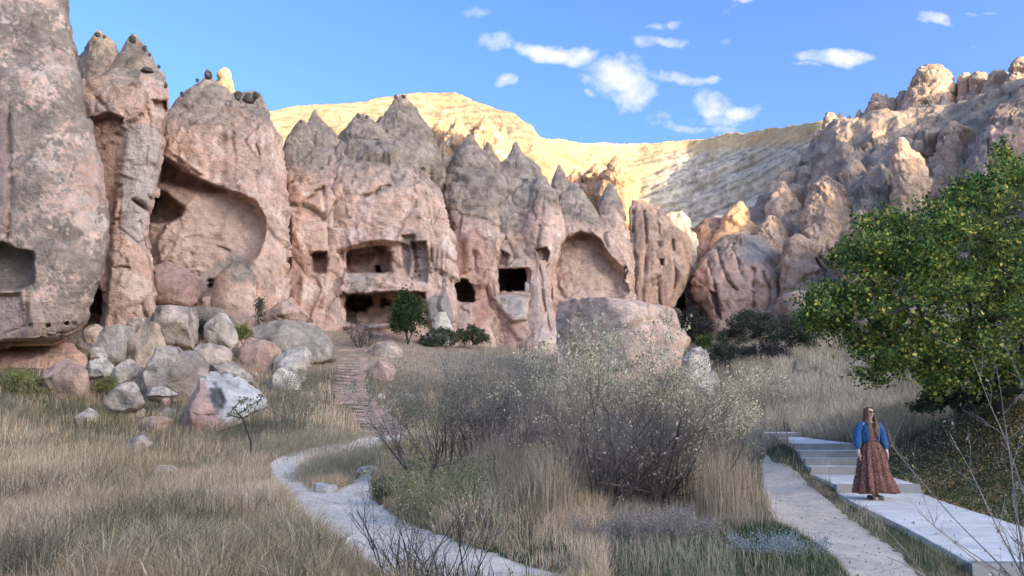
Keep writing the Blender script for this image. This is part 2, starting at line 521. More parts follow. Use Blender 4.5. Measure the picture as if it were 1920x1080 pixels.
def loft(name, parent, rows, Y, k=.8, tmax=4.0, tb=None, nexp=2.3, lean=.012, dpx=2.4, amp=1.0, jit=2.0, feats=(), gpy=None, grange=60,
         style='tuff', seed=0, botround=0, mat=None, fl=.5, tint=None, grey=1.0, blocky=1.0, spread=(0, 0), speckle=0):
    rows = [r if len(r) == 4 else (*r, 0.0) for r in rows]
    R = np.array(rows, float)
    py = np.arange(R[0, 0], R[-1, 0] + .01, dpx)
    xl = np.interp(py, R[:, 0], R[:, 1]); xr = np.interp(py, R[:, 0], R[:, 2]); dy = np.interp(py, R[:, 0], R[:, 3])
    w0 = np.clip((xr - xl) / 2, .5, 60) / 60
    so_ = seed * 31.7 + R[0, 1] * .37
    j1 = fbm(np.stack([py / 26, py * 0 + so_, py * 0], -1), 4); j2 = fbm(np.stack([py / 26, py * 0 + so_ + 50, py * 0], -1), 4)
    xl = xl + j1 * jit * 2.5 * np.minimum(1, w0 * 3); xr = xr + j2 * jit * 2.5 * np.minimum(1, w0 * 3)
    cx = (xl + xr) / 2; w = np.maximum((xr - xl) / 2, .7)
    Yc = Y + dy + lean * (650 - py) * Y / 50
    if name == 'spire':
        uu = np.clip((py - R[0, 0]) / (R[-1, 0] - R[0, 0]), 0, 1)
        Yc = Yc + 1.2 * uu + 3.0 * sstep(.55, 1, uu)
    wm = w * Yc / F
    T = np.minimum(k * wm, tmax + .25 * np.maximum(k * wm - tmax, 0))
    if botround:
        T = T * np.sqrt(np.clip((R[-1, 0] - py) / botround, .001, 1)) + .05
    Tb = T if tb is None else np.maximum(T, np.minimum(tb, wm * 3))
    M = max(12, int(2 * w.max() / dpx) + 8); MB = 12
    th = np.concatenate([np.linspace(0, math.pi, M), np.linspace(math.pi, 2 * math.pi, MB + 2)[1:-1]])
    c, s = np.cos(th), np.sin(th)
    ex = 2 / nexp
    cc = np.sign(c) * np.abs(c) ** ex; ss = np.sign(s) * np.abs(s) ** ex
    px = cx[:, None] - w[:, None] * cc[None]
    yy = Yc[:, None] - np.where(ss[None] > 0, T[:, None], Tb[:, None]) * ss[None]
    pyy = np.broadcast_to(py[:, None], px.shape)
    pos = P(px, pyy, yy)
    nr, nc = px.shape
    nrm = grid_normals(pos)
    if nrm[nr // 2, M // 2, 1] > 0: nrm = -nrm
    p = pos.reshape(-1, 3); n = nrm.reshape(-1, 3)
    off = np.array([seed * 13.1, seed * 7.7, 0])
    q = p + off
    sc = (np.minimum(1, wm / 1.6)[:, None] * np.ones((1, nc))).ravel() * amp
    big = fbm(q * .16, 3)
    flt = ridged(q * np.array([.42, .42, .09]) + 3, 3)
    warp = np.stack([perlin(q * .5), perlin(q * .5 + 40), perlin(q * .5 + 80)], -1)
    pyf = pyy.ravel()
    g0 = gpy if gpy is not None else -999
    gm = sstep(grange, -grange, pyf - g0 + 75 * fbm(q * np.array([.5, .5, .25]) + 60, 3)) if gpy is not None else np.zeros(len(p))
    hard = (1 - .55 * gm) * blocky
    det = fbm(q * 1.3, 4); fine = fbm(q * 4.5, 3)
    A1, E1, C1 = facets((q + warp * .5) * np.array([.36, .36, .27]))
    A2, E2, C2 = facets((q + warp * .3) * np.array([1.0, 1.0, .8]), 31)
    A3, E3, C3 = facets(q * 2.3, 77)
    ln = np.exp(-(perlin((q + warp * .6) * np.array([.55, .55, .30]) + 91) / .018) ** 2) * sstep(0, .25, perlin(q * .4 + 7))
    pits = sstep(.36, .5, fbm(q * 2.4 + 30, 2))
    crack = sstep(.07, 0, E1) * sstep(-.1, .3, perlin(q * .3 + 31))
    if name == 'spire':
        D = .30 * big + .22 * flt + .28 * A1 + .16 * A2 + .09 * A3 + .10 * det + .06 * fine
    else:
        D = .58 * big + fl * .62 * flt + blocky * (.50 * A1 + .20 * A2 + .09 * A3 - .18 * crack) + .08 * det + .05 * fine + .07 * ridged(q * np.array([1.6, 1.6, .7]) + 5, 2)
    D = D - .12 * pits - .18 * ln
    cid2 = C2
    p = p + n * (D * sc)[:, None]
    # ---- features cut in from the front
    front = (ss[None] > 0.02) & np.ones((nr, 1), bool); front = front.ravel()
    fx, fy = proj(p)
    zc_ = p[:, 2]
    extra_d = np.zeros(len(p)); tcol = np.zeros((len(p), 3)); tw = np.zeros(len(p)); flat = np.zeros(len(p))
    jx = fx + 2.2 * perlin(q * .9 + 11); jy = fy + 2.2 * perlin(q * .9 + 21)
    for ft in feats:
        kind = ft[0]
        if kind in ('cave', 'bowl'):
            _, poly, depth, s_top, s_bot = ft[:5]
            pa = np.array(poly, float)
            sd = poly_sd(jx, jy, poly) if kind == 'bowl' else poly_sd(lerp(fx, jx, .45), lerp(fy, jy, .45), poly)
            soft = lerp(s_top, s_bot, np.clip((fy - pa[:, 1].min()) / (np.ptp(pa[:, 1])), 0, 1) ** 2)
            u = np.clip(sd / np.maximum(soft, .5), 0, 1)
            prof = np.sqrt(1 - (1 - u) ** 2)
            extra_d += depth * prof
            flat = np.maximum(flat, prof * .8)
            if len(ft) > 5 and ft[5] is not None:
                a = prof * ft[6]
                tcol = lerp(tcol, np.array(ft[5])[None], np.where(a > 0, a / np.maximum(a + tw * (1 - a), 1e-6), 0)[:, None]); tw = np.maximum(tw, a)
        elif kind == 'crack':
            _, pts, wd, depth = ft[:4]
            kx = fx + 6 * fbm(q * .6 + 13, 3); ky = fy + 5 * fbm(q * .6 + 23, 3)
            d = line_d(kx, ky, pts)
            a = np.exp(-(d / (wd * (.75 + .6 * sstep(-.3, .3, perlin(q * .45 + 3))))) ** 2) * (.35 + .65 * sstep(-.25, .15, perlin(q * .7 + 44)))
            extra_d += depth * a
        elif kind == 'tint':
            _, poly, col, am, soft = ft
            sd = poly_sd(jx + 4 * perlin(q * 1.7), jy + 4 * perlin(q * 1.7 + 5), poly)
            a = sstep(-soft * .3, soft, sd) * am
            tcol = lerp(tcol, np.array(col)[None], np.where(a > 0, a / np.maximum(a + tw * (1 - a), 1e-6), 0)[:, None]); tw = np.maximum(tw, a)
    extra_d = extra_d * front
    tw = tw * front
    ray = p - CAM; ray /= np.linalg.norm(ray, axis=1)[:, None]
    flatd = -(D * sc) * flat * .7
    p = p + ray * (extra_d)[:, None] - n * 0
    nrm2 = grid_normals(p.reshape(nr, nc, 3)).reshape(-1, 3)
    if (nrm2[:, 1].reshape(nr, nc)[nr // 2, M // 2]) > 0: nrm2 = -nrm2
    up = nrm2[:, 2]
    # ---- stone colour (patina, stains, fresh breaks) plus shade painted into cracks and caves
    a1 = fbm(q * .35 + 7, 3)[:, None]; a2 = fbm(q * 1.1 + 17, 4)[:, None]
    col = lerp(PINK_A, PINK_B, sstep(-.25, .35, a1))
    col = lerp(col, PALE, sstep(.08, .42, a2) * .65)
    col = lerp(col, RUST, (sstep(.25, .5, fbm(q * .28 + 77, 3)) * .6)[:, None])
    if style == 'gold':
        col = lerp(col, GOLD_A, .75)
    if style == 'pale':
        col = lerp(col, np.array([.56, .42, .30]), .8)
    streak = fbm(q * np.array([1.3, 1.3, .12]) + 3, 4)
    col = col * (1 - .20 * sstep(.05, .4, streak) + .12 * sstep(0, -.4, streak))[:, None]
    gcol = lerp(GREY_A, GREY_B, sstep(-.3, .35, a2))
    gcol = gcol * (1 + .25 * fbm(q * 2.7, 3))[:, None]
    gg = np.clip(gm + sstep(.42, .7, up + .25 * a2[:, 0]) * .55 * (gm * .7 + .3), 0, 1) * grey
    if speckle:
        sp = .55 * fbm(q * np.array([1.0, 1.0, .7]) + 5, 6, .78) + .5 * fbm(q * .38 + 15, 2) + .28 * fbm(q * 5.5, 2)
        gg = np.clip(sstep(-.12, .10, sp + speckle * .02), 0, 1) * .92 * sstep(655, 560, pyf)
        gcol = gcol * .86
        col = lerp(col, np.array([.58, .49, .41]), (sstep(.0, .3, fbm(q * 3.1 + 8, 4)) * .65)[:, None])
    col = lerp(col, gcol, gg[:, None])
    chip = ((_rnd3[cid2, 0] > .88) & (gg < .5))
    col = np.where(chip[:, None], lerp(col, PALE, .4), col)
    col = col * (1 - (.25 * crack * hard + .35 * ln + .15 * pits))[:, None]  # cracks and pits darkened, crevice shade painted into the colour
    col = col * (1 + .16 * (_rnd3[C1, 1] - .5) + .14 * (_rnd3[C2, 2] - .5) * (1 - .6 * gg))[:, None]
    if tint is not None:
        col = col * np.array(tint)
    col = lerp(col, tcol * (1 + .18 * a2 + .1 * a1), tw[:, None])  # feature tints; the dark ones paint shade into caves and hollows
    # ---- faces and caps
    idx = np.arange(nr * nc).reshape(nr, nc); nx = np.roll(idx, -1, 1)
    qd = np.stack([idx[:-1], nx[:-1], nx[1:], idx[1:]], -1).reshape(-1, 4)
    top = p[:nc].mean(0); bot = p[-nc:].mean(0)
    p = np.vstack([p, top, bot]); col = np.vstack([col, col[0], col[-1]])
    t1 = np.stack([np.full(nc, nr * nc), nx[0], idx[0]], -1); t2 = np.stack([np.full(nc, nr * nc + 1), idx[-1], nx[-1]], -1)
    return mesh_from(p, qd, name, mat or M_ROCK, parent, cols=col, tris=np.vstack([t1, t2]))


def stone(name, parent, px, py, w, h, Y, seed=0, cols=((.58, .50, .42), (.36, .31, .27)), patch=None, depth=None, angular=1.0, rows=26, topcol=None, tilt=0.0, squash=2.3, mat=None):
    """one boulder: a displaced, chipped superellipsoid; centre at pixel, size in photo pixels"""
    c = P(px, py, Y); s = Y / F
    a, b = w * s / 2 * 1.22, h * s / 2 * 1.2
    d = depth * s / 2 if depth else (a + b) * .5
    nu, nv = rows * 2, rows
    u = np.linspace(0, 2 * math.pi, nu, endpoint=False); v = np.linspace(.02, math.pi - .02, nv)
    U, V = np.meshgrid(u, v)
    e = 2 / squash
    f = lambda t: np.sign(t) * np.abs(t) ** e
    X = f(np.cos(U)) * f(np.sin(V)); Yv = f(np.sin(U)) * f(np.sin(V)); Z = f(np.cos(V))
    n = np.stack([X, Yv, Z], -1).reshape(-1, 3)
    sz = np.array([a, d, b]); p = n * sz
    rr = random.Random(seed * 7 + 3)
    # flat broken facets
    for k in range(int(10 * angular) + 7):
        dr = np.array([rr.uniform(-1, 1), rr.uniform(-1, 1), rr.uniform(-.4, 1)]); dr /= np.linalg.norm(dr) + 1e-6
        lim = np.linalg.norm(dr * sz) * rr.uniform(.52, .88)
        ex_ = p @ dr - lim
        p = p - np.clip(ex_, 0, None)[:, None] * dr[None] * 1.02
    sm = min(a, b, d)
    q = p / sm + seed * 5.3
    nn = n / (np.linalg.norm(n, axis=1)[:, None] + 1e-6)
    p = p + nn * (sm * (.16 * fbm(q * .8, 3) + .09 * ridged(q * 1.6, 3) + .05 * fbm(q * 4, 3) - .12 * np.exp(-(perlin(q * .9 + 50) / .035) ** 2)))[:, None]
    if tilt:
        ct, st = math.cos(tilt), math.sin(tilt)
        p = np.stack([p[:, 0] * ct - p[:, 2] * st, p[:, 1], p[:, 0] * st + p[:, 2] * ct], -1)
    c1, c2 = np.array(cols[0]), np.array(cols[1])
    t = sstep(-.18, .22, fbm(q * 1.1 + 4, 5, .6))[:, None]
    col = lerp(c1, c2, t)
    st_ = fbm(q * np.array([2.6, 2.6, .5]) + 30, 4)
    col = col * (1 - .25 * sstep(.0, .35, st_))[:, None]
    w_ = p + c
    if patch:
        fx, fy = proj(w_)
        for poly, pc, soft in patch:
            sd = poly_sd(fx + 2 * perlin(q * 2), fy + 2 * perlin(q * 2 + 9), poly)
            col = lerp(col, np.array(pc)[None] * (1 + .2 * fbm(q * 3, 3))[:, None], sstep(-soft, soft, sd)[:, None])
    idx = np.arange(nu * nv).reshape(nv, nu); nx = np.roll(idx, -1, 1)
    qd = np.stack([idx[:-1], idx[1:], nx[1:], nx[:-1]], -1).reshape(-1, 4)
    tp = w_[:nu].mean(0); bt = w_[-nu:].mean(0)
    t1 = np.stack([np.full(nu, nu * nv), idx[0], nx[0]], -1); t2 = np.stack([np.full(nu, nu * nv + 1), nx[-1], idx[-1]], -1)
    return mesh_from(np.vstack([w_, tp, bt]), qd, name, mat or M_STONE, parent, cols=np.vstack([col, col[0], col[-1]]), tris=np.vstack([t1, t2]))


def base_of(px, py, Y):
    p = P(px, py, Y); return (float(p[0]), float(p[1]), float(p[2]))


exec_parts = []
exec_parts = None
BOT = 730
# ------------------------------------------------------------------ left pillar
CAVE_SHADE = (.10, .085, .075)  # dark tint that paints inner shade into small openings
t = empty('rock_pillar', base_of(60, 690, 34), 'huge lichen speckled tuff pillar cut off by the left edge of the photo, with an overhanging foot and a square niche', 'rock pillar')
loft('rock_face', t, [(-150, -300, 112, 3), (0, -260, 130, 1.6), (50, -255, 134, 1.2), (105, -250, 142, .9), (150, -250, 150), (200, -250, 155), (250, -250, 165), (310, -250, 185), (370, -250, 197), (425, -250, 204),
     (460, -250, 202), (500, -250, 195), (540, -250, 183), (575, -250, 172), (605, -240, 160), (625, -230, 142), (640, -220, 122), (650, -200, 100)], 34, k=.5, tmax=3.2, tb=6, nexp=2.6, lean=.004, gpy=2000, speckle=1.0,
     botround=14, seed=1, amp=.55, fl=.2, blocky=.5, feats=[
         ('cave', [(-80, 448), (8, 452), (30, 466), (64, 472), (66, 530), (40, 546), (-80, 548)], 1.9, 2, 14, (.27, .225, .19), .9),
         ('tint', [(-80, 548), (44, 548), (50, 600), (46, 640), (-80, 655)], (.50, .36, .30), .95, 6),
         ('bowl', [(-80, 549), (40, 549), (48, 600), (44, 645), (-80, 650)], .45, 8, 14),
         ('crack', [(48, 545), (52, 600), (46, 640)], 4, .5),
         ('tint', [(-80, 180), (14, 200), (18, 440), (-80, 440)], (.45, .30, .25), .9, 6), ('crack', [(17, 200), (18, 320), (16, 445)], 4, .55),
         ('tint', [(66, 495), (88, 500), (92, 525), (66, 540)], (.62, .43, .32), .8, 5),
         ('cave', [(85, 607), (93, 606), (94, 613), (86, 614)], .4, 1, 1, CAVE_SHADE, .8), ('cave', [(120, 603), (128, 602), (129, 609), (121, 610)], .4, 1, 1, CAVE_SHADE, .8),
         ('cave', [(52, 608), (60, 607), (60, 613), (53, 613)], .3, 1, 1, CAVE_SHADE, .7),
         ('crack', [(92, 622), (125, 623), (150, 612)], 1.6, .3),
         ('tint', [(45, 570), (70, 560), (120, 575), (165, 570), (165, 640), (45, 650)], (.50, .36, .27), .75, 8)])
loft('rock_base', t, [(646, -240, 148, .8), (665, -240, 152, .2), (700, -240, 158), (BOT, -240, 165)], 35.6, k=.25, tmax=1.6, tb=5, seed=2, lean=0, amp=.5, tint=(1, .9, .88))

# ------------------------------------------------------------------ twin spired cliff
t = empty('rock_formation', base_of(230, 640, 42), 'tall narrow tuff cliff with two grey spires, right behind the speckled pillar', 'rock formation', 'tuff cliffs with caves')
loft('spire', t, [(56, 181, 186), (64, 177, 194), (72, 171, 206), (82, 166, 217), (94, 160, 223), (120, 148, 224), (160, 140, 232), (230, 138, 240)], 43, gpy=150, seed=3, tb=3, amp=.8, jit=1.2)
loft('spire', t, [(64, 246, 254), (80, 236, 266), (100, 228, 279), (130, 212, 292), (150, 200, 304), (200, 185, 310)], 42.4, gpy=148, seed=4, tb=3, amp=.8, jit=1.2)
loft('rock_face', t, [(132, 215, 296, 1), (146, 175, 308, .7), (160, 150, 313), (185, 140, 317), (205, 138, 316), (225, 138, 310), (250, 138, 303), (300, 142, 304), (345, 146, 295), (390, 146, 281), (420, 148, 273), (470, 152, 275),
     (520, 155, 284), (560, 155, 289), (610, 160, 287), (660, 165, 285), (BOT, 165, 285)], 42, k=.75, tmax=2.8, tb=7, gpy=140, grange=22, seed=5, amp=.62, lean=.006, nexp=2.6, fl=.25, feats=[
         ('bowl', [(140, 228), (205, 210), (232, 220), (226, 300), (214, 420), (205, 540), (196, 620), (140, 620)], .8, 6, 8, (.42, .235, .17), .75),
         ('cave', [(160, 606), (170, 562), (180, 540), (191, 546), (193, 585), (184, 618)], 2.2, 2, 4, (.17, .10, .085), .85),
         ('tint', [(232, 225), (300, 235), (300, 330), (280, 395), (268, 470), (225, 440), (222, 330)], (.56, .46, .39), .85, 9),
         ('tint', [(158, 188), (215, 185), (222, 210), (165, 222)], (.60, .43, .36), .8, 6),
         ('crack', [(215, 503), (228, 500), (240, 502)], 2, .5), ('crack', [(250, 375), (262, 382), (276, 392)], 3, .9), ('crack', [(234, 210), (229, 300), (222, 420)], 3, .5),
         ('bowl', [(285, 185), (312, 190), (312, 208), (290, 200)], .8, 4, 4, (.35, .19, .14), .7),
         ('crack', [(160, 150), (170, 170), (195, 200)], 4, .5), ('crack', [(262, 415), (270, 460), (285, 510)], 2, .3)])
for i, (x, y, w, h) in enumerate([(183, 64, 12, 9), (196, 69, 7, 9), (249, 73, 15, 13), (272, 90, 9, 14), (281, 102, 7, 7), (276, 130, 24, 12), (298, 124, 7, 8), (311, 160, 8, 10)]):
    stone('knob', t, x, y, w, h, 41.6 if y > 84 else 42.3, seed=40 + i, cols=((.20, .175, .14), (.11, .10, .08)), rows=11, angular=2)

# ------------------------------------------------------------------ alcove cliff
t = empty('rock_formation', base_of(410, 640, 48), 'broad pink tuff cliff hollowed by a huge smooth alcove, right of the twin spires', 'rock formation', 'tuff cliffs with caves')
loft('spire', t, [(146, 382, 398), (158, 368, 408), (172, 352, 428), (190, 338, 445), (215, 325, 460), (270, 306, 480)], 48.6, gpy=215, seed=6, tb=4, jit=1.5)
loft('spire', t, [(172, 442, 478), (180, 432, 490), (195, 422, 495), (225, 400, 506), (270, 380, 516)], 49, gpy=240, seed=7, tb=4, jit=1.5, nexp=3)
loft('rock_face', t, [(200, 335, 470, 1.6), (215, 322, 500, 1.2), (228, 312, 507, 1), (255, 306, 519, .7), (280, 303, 524, .5), (320, 296, 529, .3), (380, 285, 533, 0), (450, 264, 537), (500, 262, 541), (560, 268, 543), (620, 272, 543), (690, 268, 545), (BOT, 268, 545)],
     48, k=.5, tmax=3.2, tb=11, gpy=222, grange=40, seed=8, amp=.75, nexp=2.9, lean=.01, fl=.4, feats=[
         ('bowl', [(292, 284), (318, 296), (345, 318), (385, 340), (420, 352), (452, 362), (480, 378), (500, 410), (497, 450), (482, 482), (460, 500), (440, 522), (400, 548), (350, 575), (285, 578), (262, 540), (255, 420), (272, 330)], 2.3, 5, 70, (.66, .48, .37), .8),
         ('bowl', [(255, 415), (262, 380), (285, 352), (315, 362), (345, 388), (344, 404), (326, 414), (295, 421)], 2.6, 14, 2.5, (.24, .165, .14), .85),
         ('bowl', [(300, 296), (345, 322), (400, 344), (440, 358), (400, 364), (340, 352), (300, 345)], .9, 3, 14, (.42, .255, .20), .8),  # shadow under the overhang, painted as a darker arch
         ('crack', [(333, 500), (333, 482), (340, 471), (350, 469), (360, 475), (362, 490), (359, 505)], 1.5, .35),
         ('crack', [(320, 455), (335, 462), (352, 446), (370, 444), (385, 449), (407, 450), (409, 462), (430, 468)], 1.7, .4), ('crack', [(405, 412), (415, 402), (430, 398)], 1.4, .25),
         ('cave', [(392, 524), (404, 523), (402, 542), (394, 540)], 1.2, 1, 1, CAVE_SHADE, .9), ('crack', [(482, 270), (488, 290)], 1.6, .5),
         ('crack', [(378, 500), (372, 520), (366, 540)], 2, .35),
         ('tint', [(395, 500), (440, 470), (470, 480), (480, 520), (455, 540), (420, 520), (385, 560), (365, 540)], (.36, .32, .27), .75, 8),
         ('crack', [(418, 240), (416, 300), (420, 345)], 5, .55), ('crack', [(436, 240), (440, 300), (434, 350)], 4, .45), ('crack', [(300, 262), (330, 290), (380, 325)], 3, -.5)])
for i, (x, y, w, h) in enumerate([(390, 138, 14, 20), (370, 150, 8, 8), (341, 176, 10, 9), (447, 178, 18, 18), (467, 182, 26, 20), (481, 178, 14, 14)]):
    stone('knob', t, x, y, w, h, 47.7, seed=60 + i, cols=((.22, .19, .15), (.13, .11, .09)), rows=11, angular=2)
loft('rock_core', t, [(250, 215, 330), (300, 205, 350), (400, 200, 360), (500, 195, 360), (BOT, 190, 360)], 53.5, k=.15, tmax=1.5, tb=6, seed=34, amp=.5, lean=.01)
t = empty('rock_spire', base_of(422, 230, 62), 'small sunlit orange rock tower peeping over the alcove cliff', 'rock spire', 'sunlit spires behind the cliffs')
loft('stem', t, [(127, 420, 423), (132, 415, 429), (140, 409, 434), (148, 413, 432), (158, 407, 437), (170, 404, 439), (190, 400, 443), (250, 395, 450)], 62, seed=9, style='gold', jit=3.5, tb=2, amp=1.6, dpx=1.8)

# ------------------------------------------------------------------ cave dwelling cliff
t = empty('rock_formation', base_of(690, 640, 53), 'grey peaked cliff with two stacked square cave rooms, behind the small green tree', 'rock formation', 'tuff cliffs with caves')
loft('spire', t, [(206, 588, 593), (222, 580, 602), (245, 570, 616), (265, 556, 634), (290, 540, 650), (330, 530, 655)], 54.6, gpy=340, seed=10, tb=4, jit=1.3, blocky=.5)
loft('spire', t, [(226, 562, 570), (240, 553, 578), (262, 541, 590), (285, 530, 600), (330, 526, 610)], 54, gpy=340, seed=11, tb=4, jit=1.3, blocky=.5)
loft('rock_face', t, [(282, 545, 640, 1.5), (300, 532, 648, .8), (330, 527, 650, .2), (400, 527, 640), (450, 530, 634), (540, 538, 640), (620, 543, 645), (BOT, 545, 650)], 53, k=.7, tmax=3, tb=9, gpy=335, grange=55, seed=12, amp=.8, feats=[
    ('cave', [(583, 478), (590, 472), (612, 471), (614, 490), (611, 511), (585, 512)], 2.0, 2, 3, (.30, .21, .17), .7),
    ('bowl', [(528, 372), (540, 372), (548, 420), (545, 500), (532, 520), (526, 440)], 1.3, 3, 6, (.28, .19, .155), .7),
    ('crack', [(570, 380), (585, 370), (600, 355)], 2.6, .7), ('crack', [(552, 430), (566, 470), (570, 520), (560, 600)], 5, -.4), ('crack', [(607, 350), (612, 410), (618, 470)], 4, .8)])
loft('spire', t, [(178, 752, 761), (186, 738, 765), (200, 731, 776), (225, 716, 792), (250, 706, 808), (280, 698, 823), (330, 694, 838), (380, 694, 848)], 57.5, gpy=400, seed=13, tb=5, jit=1.2, blocky=.45, k=.75)
loft('spire', t, [(214, 668, 684), (224, 660, 697), (240, 653, 712), (265, 640, 735), (300, 630, 760)], 55.6, gpy=400, seed=14, tb=5, jit=2, k=.7)
loft('rock_face', t, [(262, 655, 735, 1.7), (280, 640, 752, 1.2), (300, 628, 770, .8), (325, 617, 795, .3), (360, 611, 822), (400, 611, 838), (450, 613, 846), (520, 612, 844), (600, 614, 844), (650, 610, 846), (BOT, 610, 846)],
     53.4, k=.42, tmax=4.6, tb=12, gpy=335, grange=60, seed=15, amp=.9, nexp=2.5, lean=.01, fl=.35, feats=[
         ('bowl', [(636, 466), (670, 458), (700, 452), (745, 452), (770, 462), (766, 520), (640, 516)], .7, 4, 10),
         ('cave', [(649, 478), (656, 467), (690, 462), (721, 459), (730, 470), (736, 490), (728, 512), (650, 513)], 3.0, 2, 2, (.44, .32, .255), .75),
         ('cave', [(706, 498), (715, 497), (715, 511), (706, 511)], 2.0, 1, 1, CAVE_SHADE, .9),
         ('cave', [(636, 556), (641, 551), (700, 549), (748, 545), (792, 548), (788, 600), (745, 607), (660, 609), (645, 602)], 4.2, 2, 3, (.42, .29, .22), .75),
         ('bowl', [(637, 556), (655, 552), (695, 553), (700, 570), (680, 586), (655, 582)], 2.2, 6, 6, (.13, .095, .08), .85),  # dark corner of the room, its shade painted in
         ('bowl', [(712, 560), (728, 558), (734, 574), (716, 578)], 1.5, 2, 2, (.17, .11, .09), .8),
         ('crack', [(672, 372), (700, 366), (730, 350)], 2.6, .6), ('crack', [(641, 467), (668, 462), (690, 450), (715, 446), (745, 455)], 4, -.55),
         ('tint', [(652, 514), (712, 512), (708, 548), (655, 550)], (.46, .37, .30), .85, 5), ('crack', [(636, 611), (700, 613), (760, 606)], 4, -.5),
         ('tint', [(614, 560), (638, 560), (645, 610), (618, 640)], (.55, .42, .33), .7, 6),
         ('bowl', [(752, 440), (778, 440), (785, 500), (775, 518), (755, 500)], .6, 3, 4, (.34, .29, .25), .75),
         ('bowl', [(772, 455), (800, 452), (806, 500), (800, 530), (775, 525)], 1.2, 2, 6, (.55, .40, .32), .7),
         *[('crack', [(x, 460 + 3 * k), (x + 1, 515)], 2.2, .5) for k, x in enumerate((808, 817, 826, 835))],
         *[('cave', [(x, y), (x + 5, y), (x + 5, y + 3), (x, y + 3)], .35, 1, 1, CAVE_SHADE, .6) for y in (466, 474, 482, 508, 516) for x in (776, 784)],
         *[('crack', [(x, 474), (x, 512)], 1.0, .15) for x in (692, 699)],
         ('cave', [(790, 548), (797, 549), (798, 562), (793, 562)], 1.2, 1, 1, CAVE_SHADE, .9),
         ('bowl', [(795, 560), (840, 545), (852, 600), (838, 620), (806, 615)], -.8, 8, 8, (.36, .31, .265), .9)])
for i_, (rows__, Y__) in enumerate([([(238, 618, 622), (250, 612, 630), (275, 600, 648), (310, 590, 660)], 56), ([(250, 540, 543), (262, 536, 549), (290, 528, 560), (320, 526, 570)], 55),
        ([(232, 700, 704), (246, 694, 712), (275, 684, 730), (310, 676, 750)], 58), ([(216, 733, 737), (230, 726, 744), (262, 716, 760)], 59.5), ([(280, 806, 810), (300, 798, 820), (340, 790, 836), (380, 786, 846)], 58.5), ([(290, 633, 637), (305, 626, 646), (335, 618, 662)], 55)]):
    loft('spire', t, rows__, Y__, gpy=420, seed=700 + i_, tb=3, jit=1, k=.8, blocky=.5)
for i, (x, y, w, h) in enumerate([(742, 181, 7, 8), (757, 180, 8, 8), (565, 227, 6, 8), (672, 216, 10, 8), (688, 219, 8, 8)]):
    stone('knob', t, x, y, w, h, 55, seed=80 + i, cols=((.24, .20, .16), (.14, .12, .10)), rows=9, angular=2)
loft('white_scar', t, [(585, 822, 836), (600, 812, 842), (620, 812, 850), (650, 805, 860)], 51.6, seed=17, k=.4, tint=(1.2, 1.45, 1.6), amp=.4, style='pale', lean=0)

# ------------------------------------------------------------------ arch cliff
t = empty('rock_formation', base_of(900, 650, 58), 'grey coned tuff cliff with a black arched doorway and a black rectangular window', 'rock formation', 'tuff cliffs with caves')
loft('spire', t, [(251, 877, 883), (270, 867, 896), (290, 852, 910), (315, 840, 925), (350, 836, 940), (400, 836, 948)], 60, gpy=430, seed=18, tb=5, jit=1, blocky=.45)
loft('spire', t, [(266, 912, 917), (285, 904, 925), (310, 895, 938), (350, 890, 950)], 60.6, gpy=430, seed=19, tb=4, jit=.8, blocky=.4)
loft('rock_face', t, [(320, 850, 935, 1.5), (345, 838, 946, .8), (380, 840, 948, .2), (430, 848, 938), (480, 850, 930), (560, 846, 928), (640, 846, 930), (BOT, 846, 930)], 58, k=.55, tmax=3.4, tb=11, gpy=425, grange=60, seed=20, amp=.8, nexp=2.5, feats=[
    ('cave', [(849, 548), (852, 532), (862, 523), (876, 525), (887, 538), (889, 566), (864, 567), (853, 560)], 7, 2, 2, (.045, .04, .035), .95),  # doorway tinted near black, painted shade of its depth
    ('tint', [(870, 440), (900, 420), (925, 470), (925, 560), (905, 640), (880, 620), (885, 540)], (.50, .285, .215), .7, 10),
    ('crack', [(884, 470), (892, 500), (900, 520)], 2, .5), ('bowl', [(868, 440), (886, 436), (890, 500), (870, 512)], -.7, 10, 10), ('bowl', [(846, 560), (888, 568), (885, 620), (846, 640)], -.5, 6, 6, (.55, .44, .37), .7)])
loft('spire', t, [(265, 965, 970), (285, 957, 978), (300, 948, 992), (318, 938, 1012), (345, 930, 1022), (400, 928, 1030)], 62, gpy=430, seed=21, tb=5, jit=1, blocky=.45)
loft('rock_face', t, [(335, 938, 1015, 1.2), (360, 930, 1020, .5), (400, 928, 1022), (480, 926, 1020), (560, 922, 1020), (650, 922, 1022), (BOT, 922, 1025)], 58.2, k=.55, tmax=3.4, tb=11, gpy=470, grange=60, seed=22, amp=.8, nexp=2.6, feats=[
    ('cave', [(934, 508), (938, 504), (990, 503), (995, 510), (994, 546), (936, 546)], 7, 1.5, 1.5, (.06, .048, .042), .95),  # window darkened the same way, interior shade in the colour
    ('bowl', [(930, 478), (940, 468), (956, 478), (950, 496), (935, 498)], .9, 3, 3, (.36, .20, .15), .8),
    ('bowl', [(922, 556), (955, 550), (992, 560), (988, 600), (960, 606), (935, 580)], -.7, 8, 8, (.62, .54, .46), .9),
    ('tint', [(930, 590), (985, 610), (985, 660), (925, 655)], (.50, .30, .23), .7, 8)])
loft('spire', t, [(300, 986, 990), (318, 981, 998), (345, 974, 1010), (380, 968, 1016)], 62.5, gpy=430, seed=710, tb=3, jit=1)
loft('spire', t, [(318, 944, 948), (332, 938, 956), (365, 930, 966), (400, 926, 972)], 60.5, gpy=430, seed=711, tb=3, jit=1)
loft('spire', t, [(352, 905, 909), (368, 898, 918), (400, 890, 930), (440, 884, 938)], 58.2, gpy=440, seed=712, tb=3, jit=1)
